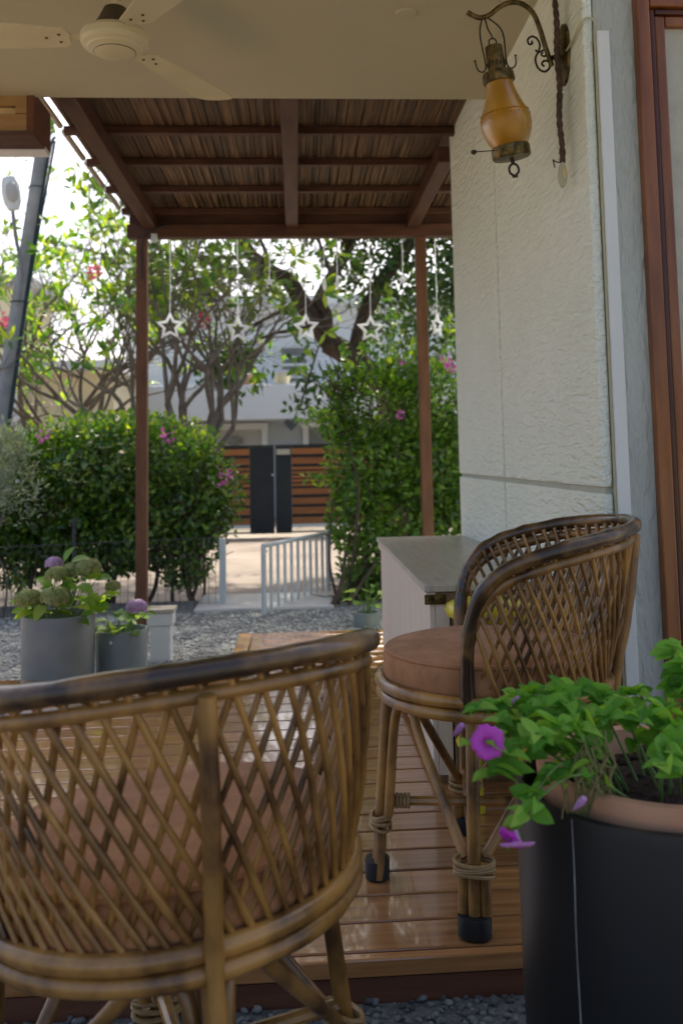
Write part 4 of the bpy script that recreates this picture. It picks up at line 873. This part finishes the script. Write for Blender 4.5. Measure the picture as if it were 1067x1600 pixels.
for (x, y) in ((470, 610), (485, 580), (462, 630), (490, 605), (480, 545), (475, 640)):
    c = np.array(at(x, y, Y=11.0))-T0
    for k in range(16): P.append(c+rng.normal(0, .08, 3))
P = np.array(P); n = len(P); leaf_cloud('outer_sprays', P, rng.normal(0, .7, (n, 3))+np.array([0, 0, -.5]), rng.normal(size=(n, 3))+np.array([0, 0, .6]), rng.uniform(.09, .16, n), rng.uniform(.04, .06, n), 'tree_leaf', tr)
obj('hanging_twig', MB().tube(smooth_pts([J(505, 520), np.array(at(492, 560, Y=11.2))-T0, np.array(at(480, 600, Y=11))-T0, np.array(at(468, 640, Y=11))-T0], 14), .012, 5), 'bark_dark', tr)
# clipped bougainvillea hedge at the left
def hedge(name, label, base, ells, n, seed, mat, lsize, blooms, stems, bmat='pink', young=None):
    t = thing(name, label, 'shrub', base); B0 = np.array(base)
    E2 = [(*(np.array(e[:3])-B0), *e[3:]) for e in ells]
    P, Nn = blob_points(E2, n, seed); k = len(P); r = np.random.default_rng(seed)
    D = norm(Nn*.6+r.normal(0, .7, (k, 3))+np.array([0, 0, -.15])); leaf_cloud('foliage', P, D, Nn+r.normal(0, .55, (k, 3))+np.array([0, 0, .5]), r.uniform(.7, 1.25, k)*lsize, r.uniform(.7, 1.2, k)*lsize*.55, mat, t)
    mb = MB(); rr = random.Random(seed)
    for (a, m_, b_, rad) in stems: mb.tube(smooth_pts([Vector(a)-Vector(base), Vector(m_)-Vector(base), Vector(b_)-Vector(base)], 12), [rad*(1-.5*i/12) for i in range(13)], 7)
    for e in E2:
        for k in range(26):
            a = Vector(e[:3])+Vector((rr.uniform(-.7, .7)*e[3], rr.uniform(-.7, .7)*e[4], rr.uniform(-.9, .2)*e[5])); d = Vector((rr.gauss(0, .6), rr.gauss(0, .6), rr.uniform(.1, 1))).normalized()
            mb.tube([a, a+d*.16+Vector((0, 0, .02)), a+d*.32], [.007, .005, .003], 5, cap=False)
    obj('stems', mb, 'bark_dark', t, sm=True, ang=0)
    for (p, s) in blooms:
        q = rng.normal(0, 1, (16, 3)); leaf_cloud('blossom', np.array(p)-B0+q*s*.36, q+rng.normal(0, .4, (16, 3)), rng.normal(size=(16, 3)), np.full(16, s*.75), np.full(16, s*.55), bmat, t)
    return t
HY = 7.75
def HE(x, y, sx, sy, sz, yy=HY): c = at(x, y, Y=yy); return (c.x, c.y, c.z, sx, sy, sz)
he = [HE(60, 770, .62, .42, .42), HE(150, 745, .55, .45, .42), HE(240, 745, .52, .45, .42), HE(310, 770, .30, .38, .40), HE(-40, 780, .6, .42, .48), HE(110, 820, .6, .40, .34), HE(230, 820, .55, .40, .36), HE(320, 800, .22, .30, .30), HE(290, 870, .22, .25, .22), HE(30, 870, .22, .3, .25), HE(150, 862, .5, .3, .2), HE(-80, 850, .4, .3, .3)]
base = Vector((-1.6, HY, -.28))
stems = []
rr = random.Random(3)
for i in range(16):
    x = rr.uniform(40, 330); a = at(x+rr.uniform(-30, 30), 980, Y=HY+rr.uniform(-.15, .2)); a.z = -.3; m_ = at(x+rr.uniform(-25, 25), 915, Y=HY+rr.uniform(-.15, .15)); b_ = at(x+rr.uniform(-40, 40), 820, Y=HY); stems.append((a, m_, b_, rr.uniform(.012, .028)))
bl = [(at(x, y, Y=yy), .05) for x, y, yy in ((67, 680, 7.4), (262, 681, 7.35), (350, 746, 7.4))]
hedge('hedge', 'clipped rounded bougainvillea hedge behind the mesh fence', base, he, 22000, 11, 'hedge', .058, bl, stems)
# yellow green leaves along its top, sunlight put into their colour
P, Nn = blob_points([(*(np.array(HE(x, y, s, .35, .14)[:3])), s, .35, .14) for x, y, s in ((140, 672, .45), (230, 672, .45), (300, 700, .28), (60, 700, .4))], 2600, 31, .3, .3)
n = len(P); o = leaf_cloud('sunlit_top_leaves', P-np.array(base), norm(Nn*.3+rng.normal(0, .6, (n, 3))+np.array([0, 0, .6])), Nn+rng.normal(0, .6, (n, 3)), rng.uniform(.035, .06, n), rng.uniform(.02, .034, n), 'plum_leaf', bpy.data.objects['hedge'])
# climbing hedge at the right
he = [HE(600, 640, .40, .40, .38, 7.9), HE(680, 640, .40, .40, .38, 7.9), HE(570, 720, .32, .38, .38, 7.8), HE(650, 730, .42, .4, .42, 7.9), HE(720, 720, .4, .4, .5, 7.9), HE(560, 800, .24, .32, .34, 7.7), HE(640, 820, .4, .35, .4, 7.8), HE(710, 830, .36, .4, .4, 7.9), HE(590, 890, .26, .3, .28, 7.6), HE(560, 920, .14, .2, .2, 7.5), HE(610, 940, .2, .25, .2, 7.5), HE(540, 600, .18, .2, .16, 7.8), HE(640, 585, .3, .25, .16, 7.9), HE(525, 660, .12, .2, .16, 7.7)]
stems = [(at(492, 985, Y=7.0), at(530, 925, Y=7.1), at(540, 860, Y=7.3), .026), (at(540, 985, Y=7.1), at(548, 940, Y=7.15), at(600, 860, Y=7.4), .02), (at(560, 985, Y=7.2), at(600, 940, Y=7.3), at(590, 880, Y=7.4), .02), (at(530, 940, Y=7.2), at(515, 880, Y=7.3), at(520, 780, Y=7.4), .014), (at(600, 985, Y=7.4), at(620, 900, Y=7.4), at(640, 780, Y=7.6), .016), (at(540, 880, Y=7.3), at(560, 780, Y=7.4), at(545, 690, Y=7.5), .013)]
for s_ in stems: s_[0].z = min(s_[0].z, -.10)
bl = [(at(x, y, Y=yy), s) for x, y, yy, s in ((697, 563, 7.6, .05), (703, 574, 7.5, .045), (628, 563, 7.6, .03), (626, 648, 7.4, .035))]
base2 = Vector((.75, 7.8, -.28))
ch2 = hedge('climbing_hedge', 'tall loose flowering hedge between garden gate and house wall', base2, he, 17000, 23, 'hedge2', .06, bl, stems)
mb = MB(); P = []; rr = random.Random(8)
for (x, y, x2, y2) in ((600, 580, 612, 470), (540, 590, 535, 535), (560, 570, 575, 520), (525, 650, 480, 655), (520, 760, 478, 745), (690, 560, 700, 500), (520, 690, 500, 640), (640, 570, 650, 530)):
    a, b_ = at(x, y, Y=7.5), at(x2, y2, Y=7.35); pts = smooth_pts([a-base2, a.lerp(b_, .5)-base2+Vector((.02, 0, .02)), b_-base2], 10); obj('shoot', MB().tube(pts, .005, 5), 'stem', ch2)
    for p in pts[2:]:
        for k in range(3): P.append(np.array(p)+rng.normal(0, .015, 3))
P = np.array(P); n = len(P)
leaf_cloud('shoot_leaves', P, rng.normal(0, .8, (n, 3))+np.array([0, 0, .1]), rng.normal(size=(n, 3))+np.array([0, -.3, .8]), rng.uniform(.05, .085, n), rng.uniform(.03, .045, n), 'plum_leaf', ch2)
# silvery shrub at the far left
cS = at(0, 745, Y=7.0); bS = Vector((cS.x-.1, 7.0, -.28))
sv = thing('silver_shrub', 'silvery grey leaved shrub beside the clipped hedge', 'shrub', bS)
P, Nn = blob_points([(*(np.array(at(-10, 745, Y=7))-np.array(bS)), .28, .25, .33), (*(np.array(at(15, 700, Y=7))-np.array(bS)), .14, .14, .16)], 2600, 41, .3, .3); n = len(P)
leaf_cloud('foliage', P, norm(Nn*.5+rng.normal(0, .5, (n, 3))+np.array([0, 0, .5])), rng.normal(size=(n, 3)), rng.uniform(.03, .06, n), rng.uniform(.008, .016, n), 'silver', sv)
mb = MB()
for i in range(9): a = Vector((random.uniform(-.1, .1), random.uniform(-.1, .1), -.02)); mb.tube(smooth_pts([a, a*1.5+Vector((0, 0, .5)), Vector((random.uniform(-.3, .25), random.uniform(-.2, .2), random.uniform(.9, 1.35)))], 10), .008, 5)
obj('stems', mb, 'bark', sv)
# ================================================================== GRAVEL STONES
def stones(name, label, n, region, z, smin, smax, mat, seed, flat=.7):
    r = np.random.default_rng(seed); g = (1+5**.5)/2
    IV = norm(np.array([(-1, g, 0), (1, g, 0), (-1, -g, 0), (1, -g, 0), (0, -1, g), (0, 1, g), (0, -1, -g), (0, 1, -g), (g, 0, -1), (g, 0, 1), (-g, 0, -1), (-g, 0, 1)], float))
    IF = np.array([(0, 11, 5), (0, 5, 1), (0, 1, 7), (0, 7, 10), (0, 10, 11), (1, 5, 9), (5, 11, 4), (11, 10, 2), (10, 7, 6), (7, 1, 8), (3, 9, 4), (3, 4, 2), (3, 2, 6), (3, 6, 8), (3, 8, 9), (4, 9, 5), (2, 4, 11), (6, 2, 10), (8, 6, 7), (9, 8, 1)])
    pos = np.stack([r.uniform(region[0], region[1], n), r.uniform(region[2], region[3], n), z+r.uniform(-.3, .5, n)*smax], 1)
    s = r.uniform(smin, smax, n)[:, None, None]*r.uniform(.6, 1.15, (n, 1, 3))*(1+r.uniform(-.22, .22, (n, 12, 1)))
    V = IV[None]*s; V[:, :, 2] *= flat; a = r.uniform(0, 6.28, n); ca, sa = np.cos(a)[:, None], np.sin(a)[:, None]
    V = np.stack([V[:, :, 0]*ca-V[:, :, 1]*sa, V[:, :, 0]*sa+V[:, :, 1]*ca, V[:, :, 2]], 2)+pos[:, None, :]
    F = IF[None]+(np.arange(n)*12)[:, None, None]
    return tag(quick(name, V.reshape(-1, 3), F.reshape(-1, 3), mat), label, 'gravel', kind='stuff')
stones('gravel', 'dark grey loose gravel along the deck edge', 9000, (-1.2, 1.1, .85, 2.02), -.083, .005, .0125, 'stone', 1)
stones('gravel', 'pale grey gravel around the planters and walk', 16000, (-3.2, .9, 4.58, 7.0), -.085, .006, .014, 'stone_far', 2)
